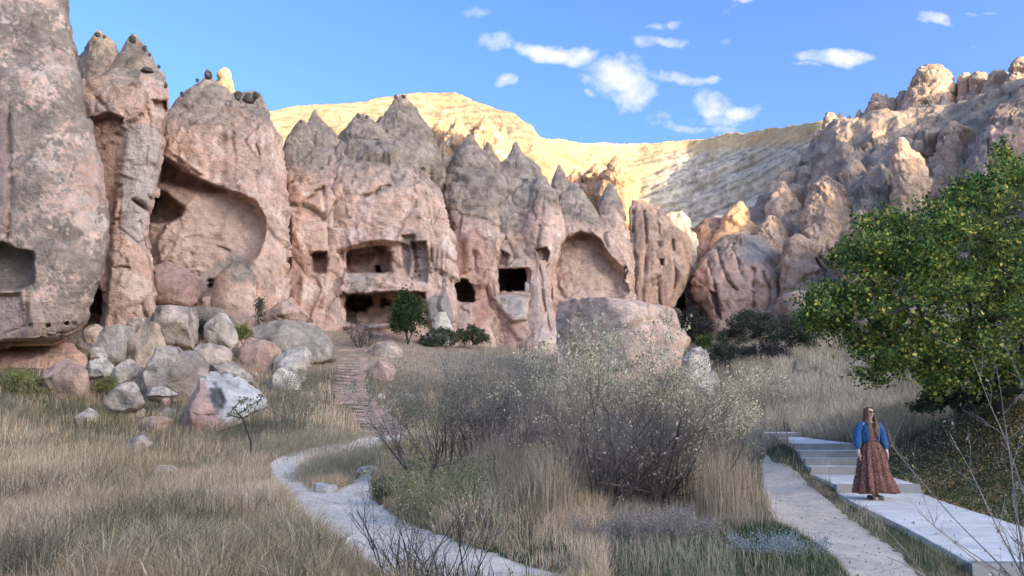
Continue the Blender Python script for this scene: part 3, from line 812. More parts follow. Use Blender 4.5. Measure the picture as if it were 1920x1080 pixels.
loft('pillar', t, [(332, 1009, 1015), (345, 999, 1029), (356, 992, 1039), (394, 985, 1050), (445, 982, 1051), (481, 985, 1044), (503, 988, 1030), (560, 986, 1032), (620, 978, 1048), (680, 968, 1066), (BOT, 965, 1075)],
     58, k=1.1, tmax=3, tb=6, gpy=372, grange=30, seed=23, amp=.6, nexp=1.8, fl=.5, feats=[('bowl', [(1003, 468), (1022, 462), (1032, 474), (1026, 490), (1008, 486)], 1.0, 2, 3, (.25, .16, .13), .8), ('crack', [(1012, 500), (1018, 560), (1028, 620)], 3, .6),
     ('crack', [(1020, 360), (1012, 420), (1008, 470)], 3, .4), ('tint', [(988, 500), (1030, 500), (1045, 640), (980, 640)], (.62, .46, .37), .7, 8)])
stone('loose_block', t, 988, 537, 9, 18, 57.6, seed=7, cols=((.7, .64, .56), (.5, .44, .38)), rows=10)

# ------------------------------------------------------------------ second alcove cliff
t = empty('rock_formation', base_of(1110, 640, 64), 'tuff cliff with a wide shallow brown alcove, right above the big pink boulder', 'rock formation', 'tuff cliffs with caves')
loft('spire', t, [(308, 1047, 1051), (325, 1039, 1059), (345, 1033, 1068), (390, 1028, 1078), (450, 1028, 1080)], 71, gpy=420, seed=24, tb=4, jit=1, blocky=.4)
loft('spire', t, [(343, 1142, 1147), (360, 1133, 1155), (380, 1124, 1163), (410, 1116, 1171), (450, 1112, 1180), (500, 1115, 1186), (560, 1120, 1190), (640, 1120, 1195)], 67.5, gpy=395, grange=30, seed=25, tb=6, jit=1, k=.9, nexp=1.8, blocky=.5)
loft('rock_face', t, [(345, 1070, 1077, 2), (365, 1056, 1092, 1.4), (385, 1047, 1106, 1), (410, 1042, 1122, .5), (440, 1040, 1146, .1), (480, 1036, 1168), (510, 1034, 1178), (560, 1030, 1184), (620, 1025, 1192), (BOT, 1020, 1200)], 64, k=.45, tmax=3.6, tb=9, gpy=410, grange=35, seed=26, amp=.8, nexp=2.5, feats=[
    ('bowl', [(1042, 462), (1060, 446), (1088, 435), (1114, 438), (1130, 452), (1140, 475), (1168, 500), (1178, 525), (1180, 548), (1150, 578), (1085, 578), (1040, 556), (1030, 510)], 2.2, 5, 60, (.64, .45, .33), .85),
    ('tint', [(1045, 456), (1090, 434), (1128, 446), (1142, 480), (1110, 492), (1050, 490)], (.40, .25, .18), .7, 12)])

# ------------------------------------------------------------------ fluted wall and gully
t = empty('rock_wall', base_of(1220, 640, 76), 'vertically fluted pale brown rock wall left of the dark gully', 'rock wall')
loft('rock_face', t, [(376, 1187, 1202, 1), (390, 1186, 1226, .5), (410, 1185, 1246), (432, 1184, 1268), (445, 1184, 1284), (470, 1182, 1290), (520, 1182, 1284), (560, 1180, 1262), (600, 1178, 1242), (BOT, 1178, 1225)], 78, k=.4, tmax=3, tb=7, seed=27, amp=.7, nexp=2.6, style='pale', fl=1.2, blocky=.5, tint=(1.0, .88, .80), feats=[
    ('crack', [(1207, 396), (1211, 470), (1203, 600)], 2.2, .8), ('crack', [(1236, 420), (1232, 500), (1238, 590)], 2.0, .7), ('crack', [(1262, 450), (1266, 520), (1258, 560)], 2.2, .8), ('crack', [(1222, 470), (1224, 560)], 1.6, .4),
    ('cave', [(1237, 486), (1242, 485), (1243, 497), (1238, 497)], 1, 1, 1, CAVE_SHADE, .9), ('crack', [(1186, 395), (1190, 480), (1188, 600)], 3, .8)])
loft('pale_buttress', t, [(400, 1256, 1274), (416, 1246, 1288), (440, 1240, 1300), (480, 1240, 1302), (515, 1236, 1298), (545, 1232, 1270), (570, 1230, 1250)], 86, k=.6, tmax=3, tb=5, seed=28, amp=.9, style='pale', fl=1.5, tint=(1.1, 1.15, 1.15))
t = empty('gully_wall', base_of(1290, 640, 94), 'shadowed rock wall at the back of the gully with a black hollow', 'rock wall')
loft('rock_face', t, [(428, 1290, 1330, 2), (460, 1282, 1345, 1), (500, 1255, 1365), (560, 1215, 1370), (BOT, 1205, 1380)], 94, k=.3, tmax=3, tb=12, seed=29, amp=.8, tint=(.62, .6, .6), feats=[
    ('bowl', [(1205, 600), (1218, 560), (1240, 535), (1290, 530), (1315, 528), (1345, 560), (1365, 680), (1200, 690)], 10, 6, 10, (.055, .045, .04), .95)])  # gully shade painted in: wall darkened, hollow near black
loft('rounded_shoulder', t, [(408, 1328, 1346), (428, 1304, 1372), (460, 1292, 1385), (500, 1288, 1372), (520, 1292, 1352), (535, 1300, 1340)], 92, k=.8, tmax=4, tb=5, seed=30, amp=.7, style='pale', tint=(.72, .62, .58), botround=25)

t = empty('rock_formation', base_of(1400, 610, 82), 'pinkish streaked rock bluff with a sunlit golden tip, right of the dark gully', 'rock formation', 'tuff cliffs with caves')
loft('sunlit_tip', t, [(377, 1384, 1392), (390, 1374, 1400), (405, 1362, 1406), (422, 1350, 1413), (442, 1340, 1430), (480, 1335, 1440)], 90, k=.8, tb=4, seed=31, style='gold', amp=.7, jit=2)
loft('rock_face', t, [(444, 1362, 1424, 2), (456, 1346, 1440, 1.5), (480, 1326, 1456, .6), (505, 1311, 1470, .1), (530, 1305, 1476), (560, 1313, 1479), (585, 1330, 1480), (608, 1342, 1480), (650, 1348, 1480), (BOT, 1348, 1480)], 82, k=.5, tmax=4.5, tb=9, gpy=455, grange=50, seed=32, amp=.85, nexp=2.3, fl=.9, tint=(.86, .84, .84), feats=[
    *[('crack', p_, 2.6, .9) for p_ in ([(1325, 490), (1340, 530), (1350, 580)], [(1345, 470), (1362, 520), (1380, 545)], [(1372, 460), (1386, 500), (1395, 530)], [(1411, 505), (1413, 560), (1410, 590)], [(1432, 510), (1443, 545), (1440, 590)], [(1456, 500), (1463, 540), (1462, 590)], [(1474, 500), (1478, 560), (1476, 600)])],
    ('tint', [(1308, 500), (1328, 500), (1335, 560), (1345, 600), (1325, 580), (1308, 545)], (.50, .25, .16), .8, 5), ('bowl', [(1330, 545), (1345, 550), (1352, 600), (1342, 590)], 1.2, 4, 4, (.2, .13, .11), .7),
    ('tint', [(1385, 440), (1425, 440), (1455, 470), (1450, 495), (1400, 502), (1385, 480)], (.34, .30, .27), .85, 8)])


# ------------------------------------------------------------------ sheets: hillsides with thickness behind their crest
def hillside(name, cols_px, top, bot, p_exp, amp, colorf, label, nrows=150, step=3.0, back=(60, -20), dispf=None, feats=(), jit=3.0, mat=None, gridx=None, crestfade=.35):
    px = np.arange(cols_px[0], cols_px[1], step) if gridx is None else gridx
    tp = np.interp(px, [a[0] for a in top], [a[1] for a in top]) + jit * 2 * fbm(np.stack([px / 22, px * 0 + 3, px * 0], -1), 4)
    ty = np.interp(px, [a[0] for a in top], [a[2] for a in top])
    bp = np.interp(px, [a[0] for a in bot], [a[1] for a in bot]); by = np.interp(px, [a[0] for a in bot], [a[2] for a in bot])
    s = np.linspace(0, 1, nrows)
    PY = bp[None] + (tp - bp)[None] * s[:, None]
    YY = by[None] + (ty - by)[None] * (s[:, None] ** p_exp)
    pos = P(np.broadcast_to(px[None], PY.shape), PY, YY)
    du = np.gradient(pos, axis=0); dv = np.gradient(pos, axis=1)
    n = np.cross(dv, du); n /= np.linalg.norm(n, axis=-1, keepdims=True)
    if n[nrows // 2, len(px) // 2, 1] > 0: n = -n
    q = pos.reshape(-1, 3)
    fade = np.ones(PY.shape) * lerp(1, crestfade, sstep(.82, 1, s))[:, None]
    D = dispf(q) * amp; D = D - D.mean()
    q2 = q + n.reshape(-1, 3) * (D * fade.ravel())[:, None]
    fx, fy = proj(q2)
    for ft in feats:
        sd = poly_sd(fx, fy, ft[0]); q2 = q2 + ((q2 - CAM) / np.linalg.norm(q2 - CAM, axis=1)[:, None]) * (ft[1] * sstep(0, ft[2], sd))[:, None]
    g = q2.reshape(pos.shape)
    # back of the hill
    last = g[-1]
    rows_ = [g]
    for k, (fy_, fz) in enumerate(((.25, .06), (1, .45), (1.8, 1.0))):
        r = last.copy(); r[:, 1] += back[0] * fy_; r[:, 0] *= (1 + back[0] * fy_ / last[:, 1]); r[:, 2] = last[:, 2] * (1 - fz) + back[1] * fz
        rows_.append(r[None])
    g = np.concatenate(rows_, 0)
    nr, nc = g.shape[:2]
    idx = np.arange(nr * nc).reshape(nr, nc)
    qd = np.stack([idx[:-1, :-1], idx[:-1, 1:], idx[1:, 1:], idx[1:, :-1]], -1).reshape(-1, 4)
    v = g.reshape(-1, 3)
    du = np.gradient(g, axis=0); dv = np.gradient(g, axis=1); nn = np.cross(dv, du); nn /= np.linalg.norm(nn, axis=-1, keepdims=True) + 1e-9
    col = colorf(v, nn.reshape(-1, 3), np.concatenate([D, np.zeros(len(v) - len(D))]))
    return tag(mesh_from(v, qd, name, mat or M_FAR, cols=col), label, kind='structure')


def disp_ridge(q):
    z = q[:, 2] + 3.5 * fbm(q * .03, 2) - .32 * np.maximum(q[:, 0] - 25, 0)
    ter = 0
    for T_, A_ in ((9.0, 3.0), (3.6, 1.3)):
        ph = z / T_ + .3 * perlin(q * .02 + T_)
        fr = ph - np.floor(ph)
        ter = ter + A_ * (sstep(.0, .25, fr) - fr)
    px, py = proj(q)
    w_ = np.interp(px, [500, 1000, 1100], [.8, .9, 1])
    return w_ * (ter + 2.6 * fbm(q * .05, 4) + 1.5 * ridged(q * np.array([.16, .16, .05]), 4)) + .9 * fbm(q * .35, 4)


def col_ridge(v, n, D):
    px, py = proj(v)
    a = fbm(v * .08, 4); b = fbm(v * .5, 4)
    yel = np.array([.47, .38, .215]); och = np.array([.42, .30, .16]); wht = np.array([.72, .61, .46]); drk = np.array([.28, .225, .14])
    left = sstep(1270, 1190, px + .55 * (py - 330))
    band = (v[:, 2] - .32 * np.maximum(v[:, 0] - 25, 0)) / 2.6 + .8 * fbm(v * .05 + 8, 3)
    st = .5 + .5 * np.sin(band * 6.28)
    col = lerp(wht, yel, left[:, None])
    col = lerp(col, och, (sstep(.05, .45, a) * .6)[:, None])
    col = lerp(col, drk, (sstep(.0, .42, b * .8 + .55 * st - .24) * lerp(.85, .75, left))[:, None])
    col = lerp(col, lerp(wht * 1.15, yel * 1.25, left[:, None]), (sstep(.12, .4, fbm(v * .3 + 5, 4)) * .7)[:, None])
    top_y = np.interp(px, [500, 1050, 1100, 1300, 1400, 1530, 1700], [150, 258, 275, 285, 275, 262, 240])
    grass = sstep(10, -8, py - top_y + 10 * b) * sstep(1040, 1110, px)
    col = lerp(col, np.array([.80, .54, .26]), (grass * .9)[:, None])
    rim = sstep(8, 0, py - np.interp(px, [500, 560, 700, 790, 850, 900, 1000, 1020], [205, 198, 185, 173, 172, 190, 240, 262])) * (px < 1040)
    col = lerp(col, np.array([.45, .35, .20]), (rim * .7)[:, None])
    return col * (1 + .2 * b)[:, None]


hillside('ridge', (300, 1760), [(300, 240, 190), (500, 206, 195), (560, 199, 200), (640, 192, 205), (700, 186, 210), (760, 176, 215), (800, 172, 218), (850, 173, 218), (900, 190, 214), (960, 214, 208), (1000, 236, 204), (1010, 258, 205), (1060, 263, 222),
     (1100, 270, 240), (1200, 268, 262), (1290, 263, 255), (1400, 246, 225), (1530, 230, 180), (1760, 190, 150)], [(300, 520, 120), (900, 520, 122), (1180, 540, 118), (1245, 560, 105), (1420, 540, 100), (1760, 520, 95)], .9, .8, col_ridge,
     'sunlit yellow terraced ridge and the pale stony slope running down to the right of it', nrows=190, step=2.8, dispf=disp_ridge, jit=1.0)


def disp_right(q):
    r = ridged(q * np.array([.055, .055, .035]) + 2, 3)
    r2 = ridged(q * np.array([.17, .17, .07]) + 9, 3)
    f1, f2, cid = worley(q * np.array([.2, .2, .14]))
    s = np.stack([q[:, 0] * .8 + q[:, 2] * .35, q[:, 1], q[:, 2] * .35], -1)
    r3 = ridged(s * np.array([.11, .08, .05]) + 21, 3)
    A1, E1, C1 = facets(s * np.array([.16, .16, .10]), 3)
    A2, E2, C2 = facets(q * np.array([.5, .5, .35]), 9)
    return 3.0 * r3 + 2.6 * A1 + .9 * A2 + .7 * ridged(s * np.array([.34, .3, .12]) + 9, 3) + .35 * fbm(q * .5, 4) + .15 * fbm(q * 1.8, 3)


def col_right(v, n, D):
    px, py = proj(v)
    a = fbm(v * .12, 4); b = fbm(v * .7, 4)
    gr = np.array([.54, .41, .30]); g2 = np.array([.40, .31, .235]); tan = np.array([.66, .47, .31]); pk = np.array([.70, .45, .33])
    col = lerp(gr, g2, sstep(-.2, .3, a)[:, None])
    col = lerp(col, tan, (sstep(.0, .4, fbm(v * .2 + 4, 3)) * .6)[:, None])
    top = sstep(320, 230, py - .1 * (px - 1500) * -1) * sstep(1500, 1600, px)
    col = lerp(col, tan, (top * .55)[:, None])
    pink = sstep(-25, 25, poly_sd(px + 12 * a, py + 12 * b, [(1440, 470), (1500, 440), (1560, 440), (1620, 400), (1640, 470), (1560, 540), (1480, 600), (1455, 600)]))
    col = lerp(col, pk, (pink * .85)[:, None])
    pink = sstep(-10, 20, poly_sd(px, py, [(1850, 235), (2200, 120), (2300, 600), (1850, 560)]))
    col = lerp(col, np.array([.36, .225, .18]), (pink * .85)[:, None])
    col = lerp(col, g2 * .55, (sstep(.18, .4, fbm(v * .35 + 12, 4)) * .7)[:, None])
    col = lerp(col, tan * 1.1, (sstep(.1, .5, D / 5.0) * .4)[:, None])
    return col * (1 + .22 * b)[:, None]


hillside('hillside', (1284, 2500), [(1284, 452, 100), (1330, 428, 104), (1411, 390, 108), (1444, 338, 112), (1492, 313, 116), (1526, 275, 120), (1545, 238, 120), (1565, 224, 118), (1600, 219, 116), (1640, 206, 114), (1700, 205, 112), (1790, 195, 108), (1860, 172, 102), (1920, 150, 98),
     (2100, 70, 88), (2500, -120, 72)], [(1284, 640, 92), (1400, 660, 80), (1500, 670, 64), (1700, 680, 50), (1920, 690, 42), (2500, 700, 36)], 1.15, .8, col_right,
     'steep grey and tan eroded rock hillside climbing to the right', nrows=190, step=2.8, jit=1.6, dispf=disp_right, back=(70, -5), feats=[
         ([(1526, 483), (1538, 482), (1538, 496), (1527, 496)], 3.0, 1.0), ([(1703, 342), (1713, 341), (1714, 352), (1704, 352)], 3, 1)])

# spires standing on the hillside and behind the cliffs
SPIRES = [  # name-kind, rows, Y, style, label
    ('gold', [(217, 908, 913), (235, 897, 923), (255, 885, 936), (280, 868, 950), (320, 856, 965), (420, 850, 970)], 95, 'largest sunlit orange cone behind the cliffs, a broad pointed one'),
    ('gold', [(218, 857, 862), (226, 853, 865), (245, 842, 872), (270, 828, 884), (310, 815, 895), (400, 805, 900)], 101, 'narrow capped sunlit cone just left of the largest orange cone'),
    ('gold', [(226, 823, 829), (245, 815, 841), (290, 800, 862), (380, 795, 870)], 106, 'small brownish cone at the left end of the row of orange cones'),
    ('gold', [(230, 941, 946), (240, 938, 949), (262, 934, 953), (330, 925, 965)], 99, 'thin sunlit needle right beside the largest orange cone'),
    ('gold', [(316, 1078, 1084), (335, 1067, 1094), (365, 1060, 1104), (420, 1056, 1110)], 96, 'small orange pyramid between the grey cones left of the tallest sunlit fin'),
    ('gold', [(306, 1117, 1127), (318, 1110, 1132), (335, 1100, 1146), (355, 1094, 1154), (420, 1090, 1165)], 94, 'squat flat topped sunlit orange rock, touching the tall golden fin'),
    ('gold', [(292, 1154, 1161), (310, 1144, 1171), (330, 1135, 1181), (354, 1130, 1193), (405, 1130, 1191), (445, 1148, 1186), (500, 1155, 1180), (580, 1160, 1178)], 88, 'tall golden sunlit fin rising over the brown alcove'),
    ('pale', [(212, 1551, 1562), (225, 1545, 1567), (245, 1540, 1572), (270, 1534, 1574), (320, 1522, 1584), (400, 1500, 1590)], 111, 'jagged grey tower at the left end of the right hillside crest'),
    ('pale', [(258, 1686, 1694), (272, 1680, 1702), (300, 1679, 1716), (340, 1680, 1732), (375, 1680, 1738), (440, 1676, 1745)], 78, 'leaning pink faced slab with a dark top, halfway up the right hillside'),
    ('pale', [(122, 1736, 1756), (130, 1727, 1768), (145, 1717, 1780), (165, 1709, 1788), (185, 1701, 1793), (210, 1692, 1804), (260, 1685, 1812)], 107, 'big rounded rock dome, highest of the rocks on the right crest'),
    ('pale', [(175, 1638, 1650), (186, 1634, 1662), (200, 1632, 1684), (225, 1630, 1690)], 112, 'low sunlit rock with two humps on the shelf left of the dome'),
    ('pale', [(172, 1688, 1700), (182, 1683, 1708), (200, 1682, 1712), (225, 1680, 1714)], 110, 'small rounded rock leaning on the left foot of the dome'),
    ('pale', [(137, 1806, 1814), (146, 1801, 1821), (165, 1799, 1824), (200, 1796, 1828)], 105, 'small pointed rock just right of the dome'),
    ('pale', [(137, 1828, 1846), (146, 1824, 1852), (165, 1820, 1852), (190, 1816, 1850), (220, 1812, 1852)], 103, 'rounded pale boulder stack, second rock right of the dome'),
    ('pale', [(132, 1866, 1880), (142, 1860, 1890), (160, 1852, 1898), (200, 1840, 1906), (260, 1835, 1910)], 98, 'broad grey cone on the crest between the dome and the right edge'),
    ('pale', [(108, 1909, 1922), (118, 1903, 1932), (140, 1896, 1940), (180, 1885, 1950), (240, 1880, 1955)], 94, 'pointed sunlit rock at the right edge of the photo, top of the crest'),
    ('pale', [(452, 1305, 1312), (463, 1300, 1318), (490, 1296, 1322)], 97, 'tiny pale stump above the dark gully'),
    ('pale', [(300, 1598, 1606), (325, 1588, 1622), (370, 1575, 1640), (430, 1565, 1650)], 92, 'low grey cone in the middle of the right hillside'),
    ('pale', [(245, 1640, 1652), (262, 1628, 1664), (300, 1615, 1676), (360, 1605, 1684)], 98, 'grey buttress with a rounded top under the left hump rock'),
    ('pale', [(330, 1540, 1550), (350, 1528, 1568), (400, 1508, 1596), (470, 1492, 1620), (560, 1480, 1640)], 84, 'wide grey cone above the little square window on the right hillside'),
    ('pale', [(262, 1585, 1592), (285, 1574, 1608), (330, 1560, 1628), (400, 1545, 1640)], 102, 'pointed tan cone under the shelf with the low sunlit rock'),
    ('pale', [(236, 1715, 1722), (262, 1700, 1740), (310, 1682, 1768), (390, 1668, 1800)], 92, 'smooth grey cone directly below the big dome'),
    ('pale', [(228, 1782, 1790), (250, 1770, 1808), (300, 1752, 1832), (380, 1740, 1850)], 86, 'smooth grey cone below the rocks right of the dome'),
    ('pale', [(395, 1612, 1620), (415, 1600, 1636), (460, 1588, 1660), (540, 1580, 1680)], 70, 'pinkish cone peeping over the top left of the leafy tree'),
    ('pale', [(405, 1440, 1448), (425, 1430, 1464), (470, 1424, 1484), (540, 1424, 1490)], 86, 'small grey cone right behind the streaked bluff'),
    ('pale', [(440, 1490, 1500), (460, 1478, 1516), (520, 1470, 1536), (600, 1465, 1550)], 78, 'low rounded cone left of the little square window'),
    ('pale', [(340, 1462, 1470), (362, 1452, 1482), (400, 1440, 1498), (450, 1432, 1510)], 98, 'low grey fin at the lower left of the right hillside'),
]
for i, (st, rows, Y, lab) in enumerate(SPIRES):
    r = rows[-1]
    o = loft('rock_spire', None, rows, Y, k=.8, tmax=5, tb=4, seed=100 + i, style=st, amp=1.25, jit=2.4, nexp=1.8, dpx=2.0, fl=.8, gpy=(rows[0][0] - 10 if st == 'pale' and i % 2 else None), grey=.6,
             mat=M_ROCK, tint=(1.0, .93, .86) if st == 'pale' else None)
    tag(o, lab, 'rock spire', 'sunlit spires behind the cliffs' if st == 'gold' else 'rocks on the right hillside')

t = empty('rock_mass', base_of(1900, 560, 74), 'massive grey and dull red rock face behind the top of the green tree', 'rock formation')
loft('rock_face', t, [(150, 1935, 2330, 5), (185, 1895, 2330, 3), (215, 1862, 2330, 1.5), (260, 1838, 2330, .8), (320, 1815, 2330), (400, 1790, 2330), (520, 1770, 2330), (660, 1760, 2330)], 78, k=.3, tmax=5, tb=8, seed=140, amp=1, gpy=238, grange=35, tint=(.9, .84, .82), nexp=2.8, feats=[
    ('tint', [(1770, 250), (1852, 235), (1850, 500), (1700, 560)], (.36, .30, .24), .9, 6), ('crack', [(1852, 240), (1855, 330), (1848, 420)], 3, .8)])

for nm_, lab_, cat_, lst in (
        ('pinnacle_row', 'jagged row of small pointed pinnacles along the crest of the right hillside', 'rock pinnacles',
         [(1575, 212, 13, 116), (1592, 216, 9, 116), (1612, 205, 12, 114), (1630, 190, 10, 113), (1662, 176, 11, 112), (1676, 183, 9, 112), (1716, 188, 12, 106), (1797, 158, 12, 107), (1822, 152, 9, 105), (1858, 142, 10, 103), (1893, 140, 11, 98), (1770, 178, 14, 104), (1738, 196, 14, 104)]),
        ('pinnacle_row', 'line of pointed grey fins stepping down the left flank of the right hillside', 'rock pinnacles',
         [(1532, 240, 11, 118), (1520, 268, 12, 116), (1506, 288, 12, 115), (1490, 305, 13, 113), (1478, 318, 12, 111), (1458, 330, 13, 110), (1440, 350, 14, 108), (1425, 372, 14, 106), (1560, 262, 14, 110), (1610, 268, 18, 104), (1636, 330, 18, 94), (1575, 345, 18, 96), (1520, 370, 20, 96), (1655, 300, 14, 96), (1500, 420, 18, 88), (1770, 290, 20, 88), (1400, 398, 12, 103)])):
    tt = empty(nm_, base_of(lst[4][0], lst[4][1] + 60, lst[4][3]), lab_, cat_)
    for i, (x, y, w, Y) in enumerate(lst):
        sk = (-4, 3, -2, 5)[i % 4]
        loft('pinnacle', tt, [(y, x - 1.5, x + 1.5), (y + w * .7, x - w * .42 + sk * .3, x + w * .40 + sk * .3), (y + w * 1.8, x - w * .75, x + w * .8 + sk * .5), (y + w * 3.6, x - w * 1.2, x + w * 1.35)], Y, k=.9, tb=3, seed=800 + i + int(x), style='pale', amp=1.2, jit=1.8, nexp=1.7, dpx=1.9, fl=.8,
             gpy=(y + 30 if i % 3 == 0 else None), grey=.5)

# the valley side behind the camera's right shoulder: unseen, added with its crest shaped to shade the near cliffs
def shade_hill():
    a, te = math.radians(SUN_AZ), math.tan(math.radians(SUN_EL))
    l = np.array([math.cos(a), math.sin(a)]); s = np.array([math.sin(a), -math.cos(a)])
    C = 420.0
    ts = np.linspace(-320, 330, 260)
    H = np.interp(ts, [-320, -60, 5, 35, 40, 55, 66, 73, 77, 86, 90, 98, 104, 111, 114, 119, 124, 135, 148, 165, 185, 330], [20, 37, 37.5, 38, 39, 38.5, 37, 34.5, 31, 31.5, 32.5, 34.5, 37.5, 41, 44, 45.5, 46.5, 48, 50, 52, 52, 50])
    H = H + .8 * fbm(np.stack([ts / 6, ts * 0, ts * 0], -1), 3)
    crest = H + C * te
    prof = [(-1.0, 0), (-.72, .10), (-.5, .30), (-.3, .58), (-.14, .84), (-.04, .97), (0, 1), (.05, .96), (.2, .75), (.5, .3), (1.0, 0)]
    V = []
    for k, (d, hh) in enumerate(prof):
        D = C + d * 120
        q = ts[:, None] * l[None] + D * s[None]
        zz = crest * hh + (1 - hh) * -1
        p3 = np.stack([q[:, 0], q[:, 1], zz], -1)
        if 0 < k < len(prof) - 1 and hh < .97:
            p3[:, 2] += 5 * fbm(p3 * .04, 3)
        V.append(p3)
    V = np.stack(V)
    nr, nc = V.shape[:2]
    idx = np.arange(nr * nc).reshape(nr, nc)
    qd = np.stack([idx[:-1, :-1], idx[:-1, 1:], idx[1:, 1:], idx[1:, :-1]], -1).reshape(-1, 4)
    v = V.reshape(-1, 3)
    col = np.array([.50, .42, .33]) * (1 + .3 * fbm(v * .05, 4))[:, None]
    tag(mesh_from(v, qd, 'shade_valley_side', M_FAR, cols=col), 'unseen side of the valley, added with its crest shaped to shade the near cliffs', kind='structure')


shade_hill()

# ------------------------------------------------------------------ batches: twigs, leaves, blades, boxes
def twig_mesh(name, parent, segs, c0, c1, mat=None, nside=3, seed=0, bright_r=None):
    """segs: array rows p0(3) p1(3) r0 r1; colour c0 (thick) to c1 (thin)"""
    S = np.asarray(segs, float).reshape(-1, 8)
    p0, p1, r0, r1 = S[:, :3], S[:, 3:6], S[:, 6], S[:, 7]
    d = p1 - p0; d /= np.linalg.norm(d, axis=1)[:, None] + 1e-9
    a = np.cross(d, np.array([.31, .17, .93])); a /= np.linalg.norm(a, axis=1)[:, None] + 1e-9
    b = np.cross(d, a)
    V = []
    for k in range(nside):
        t = 2 * math.pi * k / nside
        o = a * math.cos(t) + b * math.sin(t)
        V.append(np.stack([p0 + o * r0[:, None], p1 + o * r1[:, None]], 1))
    V = np.stack(V, 1).reshape(-1, 3)     # seg, side, end
    n = len(S); base = np.arange(n)[:, None] * nside * 2
    q = []
    for k in range(nside):
        k2 = (k + 1) % nside
        q.append(np.concatenate([base + k * 2, base + k2 * 2, base + k2 * 2 + 1, base + k * 2 + 1], 1))
    q = np.concatenate(q, 0)
    rr = np.repeat(np.clip(r0 / max(r0.max(), 1e-6), 0, 1) ** .5, nside * 2)
    rg = np.random.RandomState(seed + 5)
    col = lerp(np.array(c1)[None], np.array(c0)[None], rr[:, None]) * np.repeat(rg.uniform(.75, 1.25, n), nside * 2)[:, None]
    return mesh_from(V, q, name, mat or M_TWIG, parent, cols=col)


def leaf_mesh(name, parent, cen, size, pal, seed=0, aspect=.6, droop=0.0, mat=None, updir=None):
    rg = np.random.RandomState(seed + 1)
    n = len(cen); size = np.broadcast_to(size, (n,)) * rg.uniform(.65, 1.3, n)
    d = rg.normal(size=(n, 3)); d[:, 2] -= droop
    if updir is not None: d = d * .45 + updir
    d /= np.linalg.norm(d, axis=1)[:, None]
    e = np.cross(d, rg.normal(size=(n, 3))); e /= np.linalg.norm(e, axis=1)[:, None]
    nn = np.cross(d, e)
    L = size[:, None]; c = cen
    v = np.stack([c - d * L * .5, c + e * L * aspect * .5 + nn * L * .08, c + d * L * .5, c - e * L * aspect * .5 + nn * L * .08], 1).reshape(-1, 3)
    q = np.arange(n * 4).reshape(n, 4)
    pal_c = np.array([p[1] for p in pal]); pr = np.array([p[0] for p in pal], float); pr /= pr.sum()
    ci = rg.choice(len(pal), n, p=pr)
    col = pal_c[ci] * rg.uniform(.7, 1.3, n)[:, None]
    return mesh_from(v, q, name, mat or M_LEAF, parent, cols=np.repeat(col, 4, 0), smooth=False)


# broad patches of the meadow seen in the photograph: px, py, half width, half height, shift towards straw (+) or dark green (-)
PATCH = [(90, 890, 120, 50, .8), (60, 1000, 90, 40, .5), (430, 800, 90, 30, -1.0), (470, 940, 110, 60, .45), (250, 830, 120, 25, -.5), (60, 760, 90, 40, -1.1), (330, 1000, 90, 50, -.7), (180, 1050, 90, 40, -.5), (560, 780, 90, 40, .6), (600, 800, 60, 20, .5),
         (200, 940, 60, 40, -.5), (480, 1060, 70, 30, -.6), (130, 830, 60, 24, -.8), (1500, 720, 120, 40, .5), (1440, 760, 70, 30, -.3), (1560, 690, 80, 30, .4)]


def clumps(rg, centres, nb, rad):
    n = len(centres); c = np.repeat(centres, nb, 0)
    a = rg.uniform(0, 2 * math.pi, n * nb); r = np.sqrt(rg.rand(n * nb)) * rad
    o = np.stack([np.cos(a), np.sin(a)], -1)
    return c + o * r[:, None], o * (r / rad)[:, None]


